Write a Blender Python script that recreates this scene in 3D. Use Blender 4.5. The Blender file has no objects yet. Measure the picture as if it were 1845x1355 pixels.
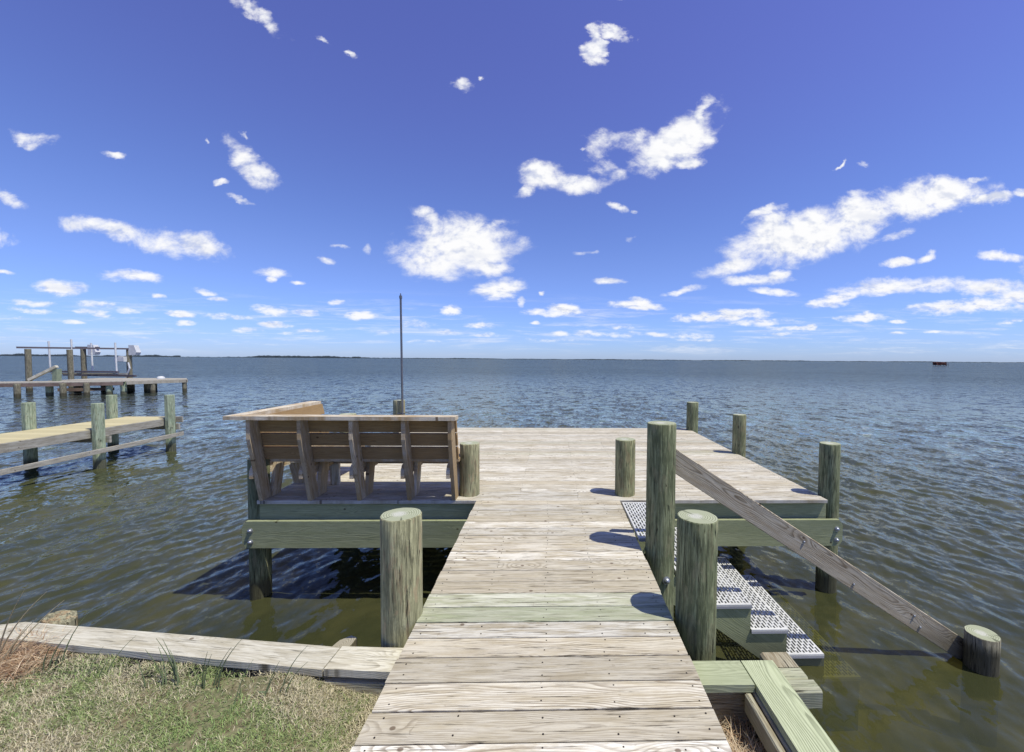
import bpy, math, random
import numpy as np
from mathutils import Vector, Matrix
random.seed(7); rng = np.random.default_rng(11)
S = bpy.context.scene
COL = S.collection
R = math.radians

# ------------------------------------------------------------------ objects
def tag(o, label=None, cat=None, group=None, kind=None):
    if label: o['label'] = label
    if cat: o['category'] = cat
    if group: o['group'] = group
    if kind: o['kind'] = kind
    return o

def thing(name, loc, label, cat, group=None):
    o = bpy.data.objects.new(name, None); COL.objects.link(o)
    o.location = loc; o.empty_display_size = .2
    return tag(o, label, cat, group)

def wloc(o):
    v = Vector(o.location)
    return v + wloc(o.parent) if o.parent else v

class MB:
    """collects boards, prisms and round bars (world coordinates) for ONE mesh;
    wc = coordinates along/across/through the board, bp = (random, green, tone)"""
    def __init__(s): s.V=[]; s.F=[]; s.W=[]; s.B=[]; s.M=[]; s.SM=[]
    def _add(s, vs, fs, ws, bp, mat, smooth=False):
        b = len(s.V); s.V += [tuple(v) for v in vs]; s.W += [tuple(w) for w in ws]
        s.B += [bp]*len(vs)
        for f in fs: s.F.append(tuple(b+i for i in f)); s.M.append(mat); s.SM.append(smooth)
    def board(s, c, L, W, T, l, w, t, bp=None, mat=0, ch=.003):
        c=Vector(c); L=Vector(L).normalized(); W=Vector(W).normalized(); T=Vector(T).normalized()
        bp = bp or (random.random(), 0., random.random())
        off = random.random()*40
        a, b = w/2, t/2; ch=min(ch, a*.4, b*.4)
        pr = [(-a+ch,-b),(a-ch,-b),(a,-b+ch),(a,b-ch),(a-ch,b),(-a+ch,b),(-a,b-ch),(-a,-b+ch)]
        vs=[];ws=[]
        for q in (-l/2, l/2):
            for (y,z) in pr:
                vs.append(c+L*q+W*y+T*z); ws.append((q+off, y, z))
        fs=[(i,(i+1)%8,8+(i+1)%8,8+i) for i in range(8)]+[tuple(range(7,-1,-1)),tuple(range(8,16))]
        if L.cross(W).dot(T) < 0: fs=[f[::-1] for f in fs]
        s._add(vs,fs,ws,bp,mat)
    def prism(s, poly, ext, along, bp=None, mat=0):
        ext=Vector(ext); A=Vector(along).normalized(); E=ext.normalized(); C=A.cross(E)
        bp = bp or (random.random(), 0., random.random()); off=random.random()*40
        poly=[Vector(p) for p in poly]; c=sum(poly,Vector())/len(poly)
        n=len(poly); vs=[p for p in poly]+[p+ext for p in poly]
        ws=[((v-c).dot(A)+off,(v-c).dot(C),(v-c).dot(E)) for v in vs]
        nrm=Vector()
        for i in range(n): nrm+= (poly[i]-c).cross(poly[(i+1)%n]-c)
        fs=[(i,(i+1)%n,n+(i+1)%n,n+i) for i in range(n)]+[tuple(range(n-1,-1,-1)),tuple(range(n,2*n))]
        if nrm.dot(ext)<0: fs=[f[::-1] for f in fs]
        s._add(vs,fs,ws,bp,mat)
    def rod(s, p0, p1, r0, r1=None, n=12, mat=0, bp=(.5,0.,.5), caps=True, smooth=True):
        p0=Vector(p0); p1=Vector(p1); r1=r0 if r1 is None else r1
        d=(p1-p0).normalized(); u=d.cross(Vector((0,0,1)) if abs(d.z)<.9 else Vector((1,0,0))).normalized(); v=d.cross(u)
        vs=[];ws=[]
        for (p,r,q) in ((p0,r0,0),(p1,r1,(p1-p0).length)):
            for i in range(n):
                a=2*math.pi*i/n; o=u*math.cos(a)*r+v*math.sin(a)*r
                vs.append(p+o); ws.append((q,a*r,0))
        fs=[(i,(i+1)%n,n+(i+1)%n,n+i) for i in range(n)]
        s._add(vs,fs,ws,bp,mat,smooth)
        if caps:
            s._add(vs[:n],[tuple(range(n-1,-1,-1))],ws[:n],bp,mat); s._add(vs[n:],[tuple(range(n))],ws[n:],bp,mat)
    def dome(s, c, nrm, r, h, mat=0, n=10):
        c=Vector(c); d=Vector(nrm).normalized(); u=d.cross(Vector((.1,.3,1))).normalized(); v=d.cross(u)
        vs=[];rings=[(1,0),(1,.35),(.8,.75),(.4,.97)]
        for (k,q) in rings:
            for i in range(n):
                a=2*math.pi*i/n; vs.append(c+u*math.cos(a)*r*k+v*math.sin(a)*r*k+d*h*q)
        vs.append(c+d*h); fs=[]
        for j in range(3):
            for i in range(n): fs.append((j*n+i,j*n+(i+1)%n,(j+1)*n+(i+1)%n,(j+1)*n+i))
        for i in range(n): fs.append((3*n+i,3*n+(i+1)%n,4*n))
        s._add(vs,fs,[tuple(x) for x in vs],(.5,0.,.5),mat,True)
    def build(s, name, mats, parent=None, origin=None):
        o0 = Vector(origin) if origin else (wloc(parent) if parent else Vector(s.V[0]))
        me=bpy.data.meshes.new(name)
        me.from_pydata([tuple(Vector(v)-o0) for v in s.V],[],s.F)
        if not isinstance(mats,(list,tuple)): mats=[mats]
        for m in mats: me.materials.append(m)
        me.polygons.foreach_set('material_index',s.M); me.polygons.foreach_set('use_smooth',s.SM)
        a=me.attributes.new('wc','FLOAT_VECTOR','POINT'); a.data.foreach_set('vector',np.array(s.W,dtype=np.float32).ravel())
        a=me.attributes.new('bp','FLOAT_VECTOR','POINT'); a.data.foreach_set('vector',np.array(s.B,dtype=np.float32).ravel())
        me.update()
        o=bpy.data.objects.new(name,me); COL.objects.link(o)
        if parent: o.parent=parent; o.location=o0-wloc(parent)
        else: o.location=o0
        return o

def piling(name, x, y, z0, z1, r, parent=None, sides=40, lean=(0,0), mats=None, slant=0.):
    """round timber pile with an end-grain top, slightly out of round"""
    me=bpy.data.meshes.new(name); n=sides; H=z1-z0; rows=max(4,int(H/.12))
    ph=[random.random()*6.28 for _ in range(4)]
    V=[];F=[];M=[];SM=[]
    def ring(z,rad):
        k=z/H
        for i in range(n):
            a=2*math.pi*(i+.5)/n
            if sides<=8: rr=rad*(1+.02*math.sin(a*2+ph[0]))
            else: rr=rad*(1+.026*math.sin(2*a+ph[0])+.016*math.sin(3*a+ph[1]+z*1.5)+.009*math.sin(7*a+ph[2]+z*2)+.006*math.sin(11*a+ph[3]-z*3))
            zz=z+slant*math.cos(a)*rad*max(0,(k-.9)*10)
            V.append((math.cos(a)*rr+lean[0]*(z-H),math.sin(a)*rr+lean[1]*(z-H),zz))
    for j in range(rows): ring(H*j/(rows-1)*.997 if j==rows-1 else H*j/(rows-1)*.997, r*(1.02-.02*j/(rows-1)))
    ring(H, r*.965)
    for j in range(rows):
        for i in range(n):
            F.append((j*n+i,j*n+(i+1)%n,(j+1)*n+(i+1)%n,(j+1)*n+i)); M.append(0); SM.append(sides>8)
    F.append(tuple(rows*n+i for i in range(n))); M.append(1); SM.append(False)
    me.from_pydata(V,[],F)
    for m in (mats or (M_PILE,M_ENDG)): me.materials.append(m)
    me.polygons.foreach_set('material_index',M); me.polygons.foreach_set('use_smooth',SM); me.update()
    o=bpy.data.objects.new(name,me); COL.objects.link(o)
    if parent: o.parent=parent; o.location=Vector((x,y,z0))-wloc(parent)
    else: o.location=(x,y,z0)
    return o

# ------------------------------------------------------------------ materials
class T:
    def __init__(s,tree): s.t=tree
    def n(s,kind,ins=None,**props):
        nd=s.t.nodes.new(kind)
        for k,v in props.items(): setattr(nd,k,v)
        for k,v in (ins or {}).items():
            sk=nd.inputs[k]
            if isinstance(v,bpy.types.NodeSocket): s.t.links.new(v,sk)
            else: sk.default_value=v
        return nd
    def math(s,op,a,b=0.,c=0.,clamp=False): return s.n('ShaderNodeMath',{0:a,1:b,2:c},operation=op,use_clamp=clamp).outputs[0]
    def vmath(s,op,a,b=(0,0,0)):
        nd=s.n('ShaderNodeVectorMath',operation=op)
        for i,v in ((0,a),(1,b)):
            if isinstance(v,bpy.types.NodeSocket): s.t.links.new(v,nd.inputs[i])
            else: nd.inputs[i].default_value=v
        return nd.outputs['Value'] if op in('LENGTH','DOT_PRODUCT') else nd.outputs[0]
    def noise(s,vec,scale=1.,detail=3.,rough=.55,dist=0.,w=None):
        ins={'Vector':vec,'Scale':scale,'Detail':detail,'Roughness':rough,'Distortion':dist}
        if w is not None:
            nd=s.n('ShaderNodeTexNoise',noise_dimensions='4D')
            for k,v in ins.items():
                if isinstance(v,bpy.types.NodeSocket): s.t.links.new(v,nd.inputs[k])
                else: nd.inputs[k].default_value=v
            s.t.links.new(w,nd.inputs['W']); return nd.outputs['Fac']
        return s.n('ShaderNodeTexNoise',ins).outputs['Fac']
    def map(s,v,a,b,c=0.,d=1.): return s.n('ShaderNodeMapRange',{0:v,1:a,2:b,3:c,4:d},interpolation_type='SMOOTHSTEP').outputs[0]
    def mix(s,f,a,b,mode='MIX'):
        nd=s.n('ShaderNodeMix',data_type='RGBA',blend_type=mode)
        for i,v in ((0,f),(6,a),(7,b)):
            if isinstance(v,bpy.types.NodeSocket): s.t.links.new(v,nd.inputs[i])
            else: nd.inputs[i].default_value=(v if i==0 else (*v,1) if len(v)==3 else v)
        return nd.outputs[2]
    def xyz(s,v): return s.n('ShaderNodeSeparateXYZ',{0:v}).outputs
    def comb(s,x,y,z): return s.n('ShaderNodeCombineXYZ',{0:x,1:y,2:z}).outputs[0]

def mat(name):
    m=bpy.data.materials.new(name); m.use_nodes=True; m.node_tree.nodes.clear()
    return m,T(m.node_tree)
def finish(m,t,col,rough=.8,height=None,bstr=.5,bdist=.003,spec=.3,metal=0.):
    ins={'Base Color':col if isinstance(col,bpy.types.NodeSocket) else (*col,1),'Roughness':rough,'Metallic':metal,'Specular IOR Level':spec}
    if height is not None:
        ins['Normal']=t.n('ShaderNodeBump',{'Height':height,'Strength':bstr,'Distance':bdist}).outputs[0]
    p=t.n('ShaderNodeBsdfPrincipled',ins); o=t.n('ShaderNodeOutputMaterial',{0:p.outputs[0]})
    return m

def wood(name, light, pale, dark, green=(.27,.31,.19), ringk=.6, weather=.6, crack=.8, ring=.0085, bstr=.6, wt=(.6,.6)):
    """sawn board: growth rings cut at a slant, knots, fibres, bleaching, checks"""
    m,t=mat(name)
    wc=t.n('ShaderNodeAttribute',attribute_name='wc').outputs['Vector']
    bp=t.xyz(t.n('ShaderNodeAttribute',attribute_name='bp').outputs['Vector'])
    a,c,h=t.xyz(wc)[0],t.xyz(wc)[1],t.xyz(wc)[2]
    rnd,grn,tone=bp[0],bp[1],bp[2]
    seed=t.math('MULTIPLY',rnd,37.)
    lo=t.noise(t.comb(t.math('MULTIPLY',a,1.1),t.math('MULTIPLY',c,3.),seed),1.,2.)
    lo2=t.noise(t.comb(t.math('MULTIPLY_ADD',a,.9,17.),t.math('MULTIPLY',c,2.),seed),1.,2.)
    fine=t.noise(t.comb(t.math('MULTIPLY',a,9.),t.math('MULTIPLY',c,45.),seed),1.,3.)
    # knots
    kv=t.comb(t.math('MULTIPLY',a,1.7),t.math('MULTIPLY_ADD',c,7.,seed),seed)
    vd=t.n('ShaderNodeTexVoronoi',{'Vector':kv,'Scale':1.,'Randomness':1.},voronoi_dimensions='2D')
    kdv=t.vmath('SUBTRACT',kv,vd.outputs['Position']); kd=t.vmath('LENGTH',t.vmath('MULTIPLY',kdv,(1.1,1.,0.))); kc=t.vmath('LENGTH',t.vmath('MULTIPLY',kdv,(3.2,1.,0.)))
    kgate=t.math('GREATER_THAN',t.xyz(vd.outputs['Color'])[0],.62)
    swell=t.math('MULTIPLY',t.map(kd,.0,.42,1.,0.),kgate)
    core=t.math('MULTIPLY',t.map(kc,.05,.09,1.,0.),kgate)
    # ring radius
    c0=t.math('MULTIPLY_ADD',rnd,.16,-.08)
    yy=t.math('ADD',t.math('SUBTRACT',c,c0),t.math('MULTIPLY_ADD',lo,.16,-.08))
    zz=t.math('ADD',t.math('ADD',h,t.math('MULTIPLY_ADD',tone,.05,.022)),t.math('MULTIPLY_ADD',lo2,.09,-.045))
    rad=t.math('SQRT',t.math('ADD',t.math('MULTIPLY',yy,yy),t.math('MULTIPLY',zz,zz)))
    rad=t.math('ADD',rad,t.math('MULTIPLY_ADD',fine,.004,-.002))
    rad=t.math('ADD',rad,t.math('MULTIPLY',swell,.034))
    fr=t.math('FRACT',t.math('DIVIDE',rad,ring))
    late=t.math('MULTIPLY',t.map(fr,.35,.86),t.map(fr,.90,1.,1.,0.))
    # fibres and checks
    fib=t.noise(t.comb(t.math('MULTIPLY',a,7.),t.math('MULTIPLY',c,260.),t.math('ADD',seed,t.math('MULTIPLY',h,200.))),1.,3.,.65)
    chk=t.noise(t.comb(t.math('MULTIPLY',a,4.),t.math('MULTIPLY',c,120.),t.math('ADD',seed,3.)),1.,4.,.65,.3)
    chk=t.math('MULTIPLY',t.map(chk,.58,.68),crack)
    wz=t.noise(t.comb(t.math('MULTIPLY',a,3.4),t.math('MULTIPLY',c,26.),t.math('ADD',seed,9.)),1.,6.,.7)
    wz=t.math('MULTIPLY',t.map(wz,.34,.62),weather)
    wz=t.math('MULTIPLY',wz,t.math('MULTIPLY_ADD',tone,wt[0],wt[1]),clamp=True)
    col=t.mix(wz,light,pale)
    col=t.mix(grn,col,t.mix(t.math('MULTIPLY',wz,.5),green,pale))
    rk=t.math('MULTIPLY',late,t.math('MULTIPLY',t.math('MULTIPLY_ADD',t.noise(t.comb(a,t.math('MULTIPLY',c,4.),seed),3.),1.6,-.25,clamp=True),t.math('MULTIPLY_ADD',rnd,.8*ringk,.35*ringk)))
    col=t.mix(rk,col,t.mix(grn,dark,tuple(x*.5 for x in green)))
    col=t.mix(t.math('MULTIPLY',t.map(fib,.38,.72),.42),col,dark)
    col=t.mix(chk,col,tuple(x*.35 for x in dark))
    col=t.mix(t.math('MULTIPLY',core,.8),col,(dark[0]*.6,dark[1]*.5,dark[2]*.45))
    wp=t.math('ADD',t.xyz(t.n('ShaderNodeNewGeometry').outputs['Position'])[2],t.math('MULTIPLY',lo,.16))
    col=t.mix(t.map(wp,-.98,-.60,.72,0.),col,(.075,.07,.045))
    # board to board value shift and small stains
    v=t.math('MULTIPLY_ADD',rnd,.34,.80)
    col=t.mix(1.,col,t.comb(v,v,v),'MULTIPLY')
    st=t.map(t.noise(t.comb(a,c,seed),22.,3.),.68,.74,0.,.3)
    col=t.mix(st,col,dark)
    hgt=t.math('SUBTRACT',t.math('MULTIPLY_ADD',late,.35,t.math('MULTIPLY',fib,.5)),t.math('MULTIPLY',chk,1.3))
    return finish(m,t,col,.82,hgt,bstr,.003,.22)

def pile_mat(name, light, dark, patch, patchk=.5, wet=-.86):
    m,t=mat(name)
    tc=t.n('ShaderNodeTexCoord').outputs['Object']; rn=t.math('MULTIPLY',t.n('ShaderNodeObjectInfo').outputs['Random'],50.)
    x,y,z=t.xyz(tc)
    ang=t.comb(t.math('MULTIPLY',x,1.),y,0.)
    p=t.comb(x,y,t.math('MULTIPLY',z,.10))
    fib=t.noise(p,70.,4.,.6,0.,rn)
    big=t.noise(t.comb(x,y,t.math('MULTIPLY',z,.35)),9.,4.,.6,.4,rn)
    pat=t.noise(t.comb(x,y,t.math('MULTIPLY',z,.3)),20.,3.,.5,.6,rn)
    crk=t.noise(t.comb(x,y,t.math('MULTIPLY',z,.035)),38.,2.,.5,.15,rn)
    fl=t.noise(t.comb(x,y,t.math('MULTIPLY',z,.5)),130.,3.,.6,0.,rn)
    crk=t.math('MULTIPLY',t.map(t.math('ABSOLUTE',t.math('SUBTRACT',crk,.5)),.0,.012,1.,0.),t.map(big,.42,.6))
    col=t.mix(t.map(big,.3,.7),dark,light)
    strk=t.noise(t.comb(x,y,t.math('MULTIPLY',z,.06)),55.,5.,.7,.5,t.math('ADD',rn,7.))
    col=t.mix(t.math('MULTIPLY',t.map(pat,.54,.57),patchk),col,patch)
    col=t.mix(t.math('MULTIPLY',t.map(strk,.53,.57),.45),col,tuple(min(1,q*1.35) for q in light))
    col=t.mix(t.math('MULTIPLY',t.map(strk,.46,.42),.45),col,tuple(q*.6 for q in dark))
    col=t.mix(t.map(fib,.45,.66,0.,.7),col,tuple(q*.5 for q in dark))
    col=t.mix(t.map(fl,.62,.75,0.,.3),col,tuple(min(1,q*1.9) for q in light))
    kn=t.n('ShaderNodeTexVoronoi',{'Vector':t.vmath('MULTIPLY',t.comb(x,y,z),(6.,6.,3.2)),'Scale':1.}); 
    kg=t.math('MULTIPLY',t.map(kn.outputs['Distance'],.04,.12,1.,0.),t.math('GREATER_THAN',t.xyz(kn.outputs['Color'])[0],.55))
    col=t.mix(t.math('MULTIPLY',kg,.75),col,(.035,.035,.02))
    col=t.mix(t.math('MULTIPLY',crk,.85),col,(.02,.025,.012))
    wz=t.xyz(t.n('ShaderNodeNewGeometry').outputs['Position'])[2]
    wv=t.math('ADD',wz,t.math('MULTIPLY',big,.12))
    col=t.mix(t.map(wv,wet-.03,wet+.1,.85,0.),col,(.055,.05,.03))
    hgt=t.math('SUBTRACT',t.math('MULTIPLY_ADD',fib,.6,big),t.math('MULTIPLY',crk,1.5))
    return finish(m,t,col,.78,hgt,1.,.009,.25)

def end_grain(name,light,dark,spot=.5):
    m,t=mat(name)
    tc=t.n('ShaderNodeTexCoord').outputs['Object']; x,y,z=t.xyz(tc)
    rn=t.math('MULTIPLY',t.n('ShaderNodeObjectInfo').outputs['Random'],50.)
    w=t.noise(t.comb(x,y,rn),9.,2.)
    r=t.math('SQRT',t.math('ADD',t.math('POWER',t.math('ADD',x,.012),2.),t.math('POWER',y,2.)))
    rr=t.math('MULTIPLY_ADD',w,.02,r)
    s=t.map(t.math('SINE',t.math('MULTIPLY',rr,470.)),-.1,.9)
    an=t.math('ARCTAN2',y,x)
    ck=t.map(t.noise(t.comb(t.math('MULTIPLY',an,3.),t.math('MULTIPLY',r,4.),rn),1.,3.),.63,.70,0.,.7)
    pale=t.map(t.math('MULTIPLY_ADD',t.noise(t.comb(x,y,rn),60.,3.),.05,r),.045,.085,spot,0.)
    col=t.mix(t.math('MULTIPLY',s,.75),light,dark)
    col=t.mix(pale,col,(.62,.6,.56))
    col=t.mix(ck,col,tuple(q*.4 for q in dark))
    return finish(m,t,col,.85,s,.4,.002,.2)

def simple(name,col,rough=.6,metal=0.,var=.3,scale=12.,spec=.4,stretch=(1,1,1)):
    m,t=mat(name)
    tc=t.n('ShaderNodeTexCoord').outputs['Object']
    nn=t.noise(t.vmath('MULTIPLY',tc,stretch),scale,4.,.6)
    c=t.mix(t.map(nn,.3,.75,0.,var),col,tuple(q*.35 for q in col))
    return finish(m,t,c,rough,nn,.3,.003,spec,metal)

M_DECK=wood('weathered_deck_wood',(.49,.43,.30),(.78,.75,.64),(.20,.155,.10),(.36,.41,.25),ringk=.9,weather=1.,crack=.9,wt=(.9,.3))
M_BENCH=wood('tan_bench_wood',(.46,.325,.165),(.74,.68,.54),(.18,.12,.055),ringk=.7,weather=1.,crack=.4,wt=(1.,.15))
M_RAIL=wood('grey_brown_rail_wood',(.44,.37,.26),(.56,.52,.41),(.16,.12,.07),ringk=1.2,weather=.9,crack=.5)
M_GREEN=wood('green_treated_wood',(.34,.36,.195),(.44,.46,.28),(.14,.15,.07),(.34,.39,.21),ringk=.8,weather=.7,crack=.3)
M_CAPG=wood('fresh_green_cap_wood',(.45,.48,.29),(.54,.57,.38),(.17,.20,.09),(.47,.51,.32),ringk=1.1,weather=.6,crack=.2)
M_CAPW=wood('bleached_cap_wood',(.50,.46,.34),(.68,.65,.53),(.26,.22,.14),ringk=.6,weather=.9,crack=.9)
M_OLD=wood('rotten_old_timber',(.34,.27,.16),(.56,.54,.40),(.09,.06,.03),(.42,.46,.30),ringk=.6,weather=.9,crack=1.,bstr=1.)
M_YELLOW=wood('new_yellow_plank',(.60,.53,.30),(.66,.60,.38),(.40,.33,.17),ringk=.3,weather=.5,crack=.2)
M_GREYW=wood('grey_dock_wood',(.33,.30,.235),(.50,.48,.41),(.12,.10,.07),(.28,.34,.22),ringk=.4,weather=.8,crack=.8)
M_PILE=pile_mat('treated_piling',(.35,.355,.19),(.16,.165,.08),(.33,.265,.14),.5)
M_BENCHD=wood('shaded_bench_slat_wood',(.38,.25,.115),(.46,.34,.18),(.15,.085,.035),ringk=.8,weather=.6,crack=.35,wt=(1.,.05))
M_PILE2=pile_mat('tan_streaked_piling',(.42,.405,.235),(.24,.235,.13),(.36,.28,.165),.7)
M_PILEG=pile_mat('green_piling',(.275,.30,.165),(.12,.137,.066),(.27,.25,.14),.5)
M_PILEN=pile_mat('pale_green_post',(.40,.46,.32),(.27,.33,.21),(.40,.38,.25),.4)
M_PILED=pile_mat('old_grey_post',(.32,.29,.20),(.13,.12,.08),(.25,.23,.15),.4)
M_ENDG=end_grain('piling_end_grain',(.41,.43,.29),(.19,.21,.12))
M_BOLT=simple('galvanised_bolt',(.48,.50,.52),.38,.75,.35,60.)
M_NAIL=simple('rusty_nail',(.045,.035,.03),.6,.3,.3,60.)
M_GRATE=simple('white_grating',(.66,.66,.62),.5,0.,.35,6.,.4)
M_GRATEF=simple('grey_grating_edge',(.42,.42,.42),.5,0.,.3,8.,.4)
M_POLE=simple('dull_metal_tube',(.20,.20,.21),.42,.7,.3,20.)
M_WHITE=simple('white_plastic',(.66,.67,.66),.5,0.,.3,3.)
M_STEEL=simple('dark_painted_steel',(.15,.13,.14),.5,.3,.4,8.)

TINT_LO=(.64,.88,1.7); TINT_MID=(.86,.94,1.55); TINT_HI=(1.0,.86,1.58)
M_OLD2=pile_mat('old_pile_head',(.36,.34,.22),(.16,.14,.08),(.40,.24,.12),.5)
M_OLDTOP=end_grain('old_pile_top',(.44,.40,.28),(.26,.22,.14),.0)
M_OLDB=simple('brown_old_beam',(.22,.16,.13),.8,0.,.6,3.)
M_PILEW=simple('green_prop',(.25,.30,.2),.8,0.,.5,4.)
M_BLIND=simple('dark_brush',(.12,.045,.04),.9,0.,.6,1.5)
M_SHORE=simple('far_woods',(.05,.07,.08),.95,0.,.5,.01)
m,t=mat('soil'); tc=t.n('ShaderNodeNewGeometry').outputs['Position']
_n=t.noise(tc,6.,5.,.7); _s=t.map(t.noise(tc,40.,3.),.35,.65)
M_SOIL=finish(m,t,t.mix(t.map(_n,.35,.65),t.mix(_s,(.13,.10,.055),(.22,.19,.11)),t.mix(_s,(.09,.11,.045),(.2,.19,.1))),.95,_n,.8,.02)
M_TUFT=simple('grass_stem',(.15,.19,.09),.7,0.,.3,30.); M_TUFTDRY=simple('dry_stem',(.48,.40,.24),.7,0.,.3,30.)
# ------------------------------------------------------------------ camera
f,cxp,cyp,pit,yaw,rol,H=760.,1013.34,677.5,-.0395,.025,.0069,1.508
F0=Vector((math.sin(yaw)*math.cos(pit),math.cos(yaw)*math.cos(pit),math.sin(pit)))
r0=Vector((math.cos(yaw),-math.sin(yaw),0)); u0=r0.cross(F0)
rr=r0*math.cos(rol)+u0*math.sin(rol); uu=u0*math.cos(rol)-r0*math.sin(rol)
cd=bpy.data.cameras.new('camera'); cam=bpy.data.objects.new('camera',cd); COL.objects.link(cam)
cam.matrix_world=Matrix(((rr.x,uu.x,-F0.x,0),(rr.y,uu.y,-F0.y,0),(rr.z,uu.z,-F0.z,H),(0,0,0,1)))
cd.sensor_width=36; cd.sensor_fit='HORIZONTAL'; cd.lens=f*36/1845; cd.shift_x=(922.5-cxp)/1845
cd.clip_start=.05; cd.clip_end=30000
S.camera=cam
WZ=-1.1   # water level; platform deck = 0
def wz(y): return -.0676*max(0,4.46-y)/2.86 if y<4.46 else 0.   # walkway surface height

X=Vector((1,0,0)); Y=Vector((0,1,0)); Zv=Vector((0,0,1))
def bolt(parent,p,n=(0,-1,0),r=.021,h=.022):
    b=MB(); p=Vector(p); n=Vector(n)
    b.rod(p,p+n*.006,r*1.35,n=16); b.dome(p+n*.006,n,r,h)
    return b.build('bolt',M_BOLT,parent)

# ------------------------------------------------------------------ walkway
wk=thing('walkway',(0,2.6,-.05),'bleached plank walkway with two green boards leading from the lawn to the square platform','walkway')
b=MB(); nb=[]
edges=[1.677,1.833,1.995,2.163,2.311,2.448,2.594,2.743,2.884,3.035,3.181,3.325]
e=1.677
while e>-1.2: e-=.152; edges.insert(0,e)
while edges[-1]<4.2: edges.append(edges[-1]+.1447)
edges.append(4.457)
for i in range(len(edges)-1):
    y0,y1=edges[i],edges[i+1]; yc=(y0+y1)/2
    g=0.; tone=random.random(); rnd=random.random()
    if abs(yc-2.52)<.05 : g=.85; rnd=.35
    if abs(yc-2.668)<.05: g=.7
    if abs(yc-2.237)<.05: rnd=.93; tone=.15
    if abs(yc-2.38)<.05: rnd=.1; tone=.95
    if abs(yc-1.755)<.05: tone=.1; rnd=.45
    if abs(yc-1.915)<.05: tone=.3
    gap=.008
    jl=random.uniform(-.004,.004); jr=random.uniform(-.003,.003)
    zt=wz(yc)+random.uniform(-.0012,.0012)
    sl=Vector((0,1,.0676/2.86)).normalized()
    b.board(((-.795+jl+.735+jr)/2,yc,zt-.019),X,sl,X.cross(sl),1.53+jr-jl,y1-y0-gap,.038,(rnd,g,tone),ch=.003)
    for nx in (-.735,-.40,-.03,.30,.55,.685):
        if nx in(-.40,.55) and random.random()<.55: continue
        for q in (.24,.76):
            p=Vector((nx+random.uniform(-.012,.012),y0+(y1-y0)*q+random.uniform(-.01,.01),0)); p.z=wz(p.y)+.0012
            b.rod(p-Vector((0,0,.004)),p,.0042,n=7,mat=1)
b.build('decking',[M_DECK,M_NAIL],wk)
for xs in (-.74,-.03,.68):
    s=MB(); s.board((xs,1.63,-.20),(0,1,.0236),X,Zv,5.5,.04,.235,(random.random(),.9,.5)); s.build('stringer',M_GREEN,wk)
p=piling('piling',-.897,2.51,-2.2,.578,.115,wk,48,mats=(M_PILE2,M_ENDG)); p['label']='tan streaked round piling with a pale spot on its cut top'
p=piling('piling',.892,2.51,-2.2,.560,.119,wk,48,mats=(M_PILEG,M_ENDG)); p['label']='dark green round piling with a crisp ringed top'
p=piling('piling',.893,3.38,-2.2,1.0,.114,wk,48,mats=(M_PILEG,M_ENDG)); p['label']='tallest round piling beside the walkway edge'
bolt(p,(.92,3.270,-.245),(0.15,-1,0),.024,.026)

# ------------------------------------------------------------------ platform
pf=thing('platform',(0,6.8,0),'square weathered plank platform standing on round pilings over the water','platform')
b=MB(); y=4.457; i=0
while y<9.1:
    w=.1450; seams=[-3.097]+sorted(random.sample([-2.2,-1.6,-1.0,-.35,.3,.9,1.5,2.1],random.choice([0,1,1,2])))+[3.009]
    j=random.uniform(-.003,.003)
    for a,c in zip(seams[:-1],seams[1:]):
        rnd,tone=random.random(),random.random()**.8
        b.board(((a+c)/2,y+w/2,-.019+random.uniform(-.0012,.0012)),X,Y,Zv,c-a-.002,w-.009,.038,(rnd,0. if random.random()<.93 else .25,tone),ch=.003)
    for nx in (-3.05,-2.4,-1.6,-1.,-.35,.3,.9,1.5,2.1,2.95):
        if y<7.6:
            for q in (.25,.75):
                p=Vector((nx+random.uniform(-.01,.01),y+w*q,.0012)); b.rod(p-Vector((0,0,.004)),p,.0042,n=6,mat=1)
    y+=w
YB=y
b.build('decking',[M_DECK,M_NAIL],pf)
GP=lambda:(random.random(),random.uniform(.3,.9),random.random())
def part(name,m,parent,c,L,W,Tt,l,w,t,bp=None,ch=.004):
    s=MB(); s.board(c,L,W,Tt,l,w,t,bp or GP(),ch=ch); return s.build(name,m,parent)
part('rim_joist',M_GREEN,pf,(-1.95,4.52,-.143),X,Zv,Y,2.29,.205,.038,(.6,.15,.4))
part('rim_joist',M_GREEN,pf,(1.90,4.52,-.143),X,Zv,Y,2.24,.205,.038,(.3,.25,.7))
part('rim_joist',M_GREEN,pf,(-.04,YB-.04,-.143),X,Zv,Y,6.08,.205,.038)
for xs in (-3.07,2.98): part('rim_joist',M_GREEN,pf,(xs,(4.545+YB-.06)/2,-.143),Y,Zv,X,YB-.06-4.545,.205,.038)
for k in range(13):
    xs=-2.6+k*.43; part('joist',M_GREEN,pf,(xs,(4.545+YB-.06)/2,-.145),Y,Zv,X,YB-.07-4.545,.2,.038)
def beam(y0,y1,xa,xb,bp,front):
    s=MB(); z0,z1=-.49,-.206; k=.055
    s.prism([(xa+k*.7,y0,z0),(xb-k*.7,y0,z0),(xb,y0,z0+k),(xb,y0,z1-k),(xb-k*.7,y0,z1),(xa+k*.7,y0,z1),(xa,y0,z1-k),(xa,y0,z0+k)],(0,y1-y0,0),(1,0,0),bp)
    return s.build('beam',M_GREEN,pf)
bm=beam(4.418,4.460,-3.225,3.155,(.25,.35,.35),1)
bm2=None
for bx in (-3.14,3.09):
    for bz in (-.305,-.425): bolt(bm,(bx,4.418,bz))
bolt(bm,(-.86,4.418,-.235)); 
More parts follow.
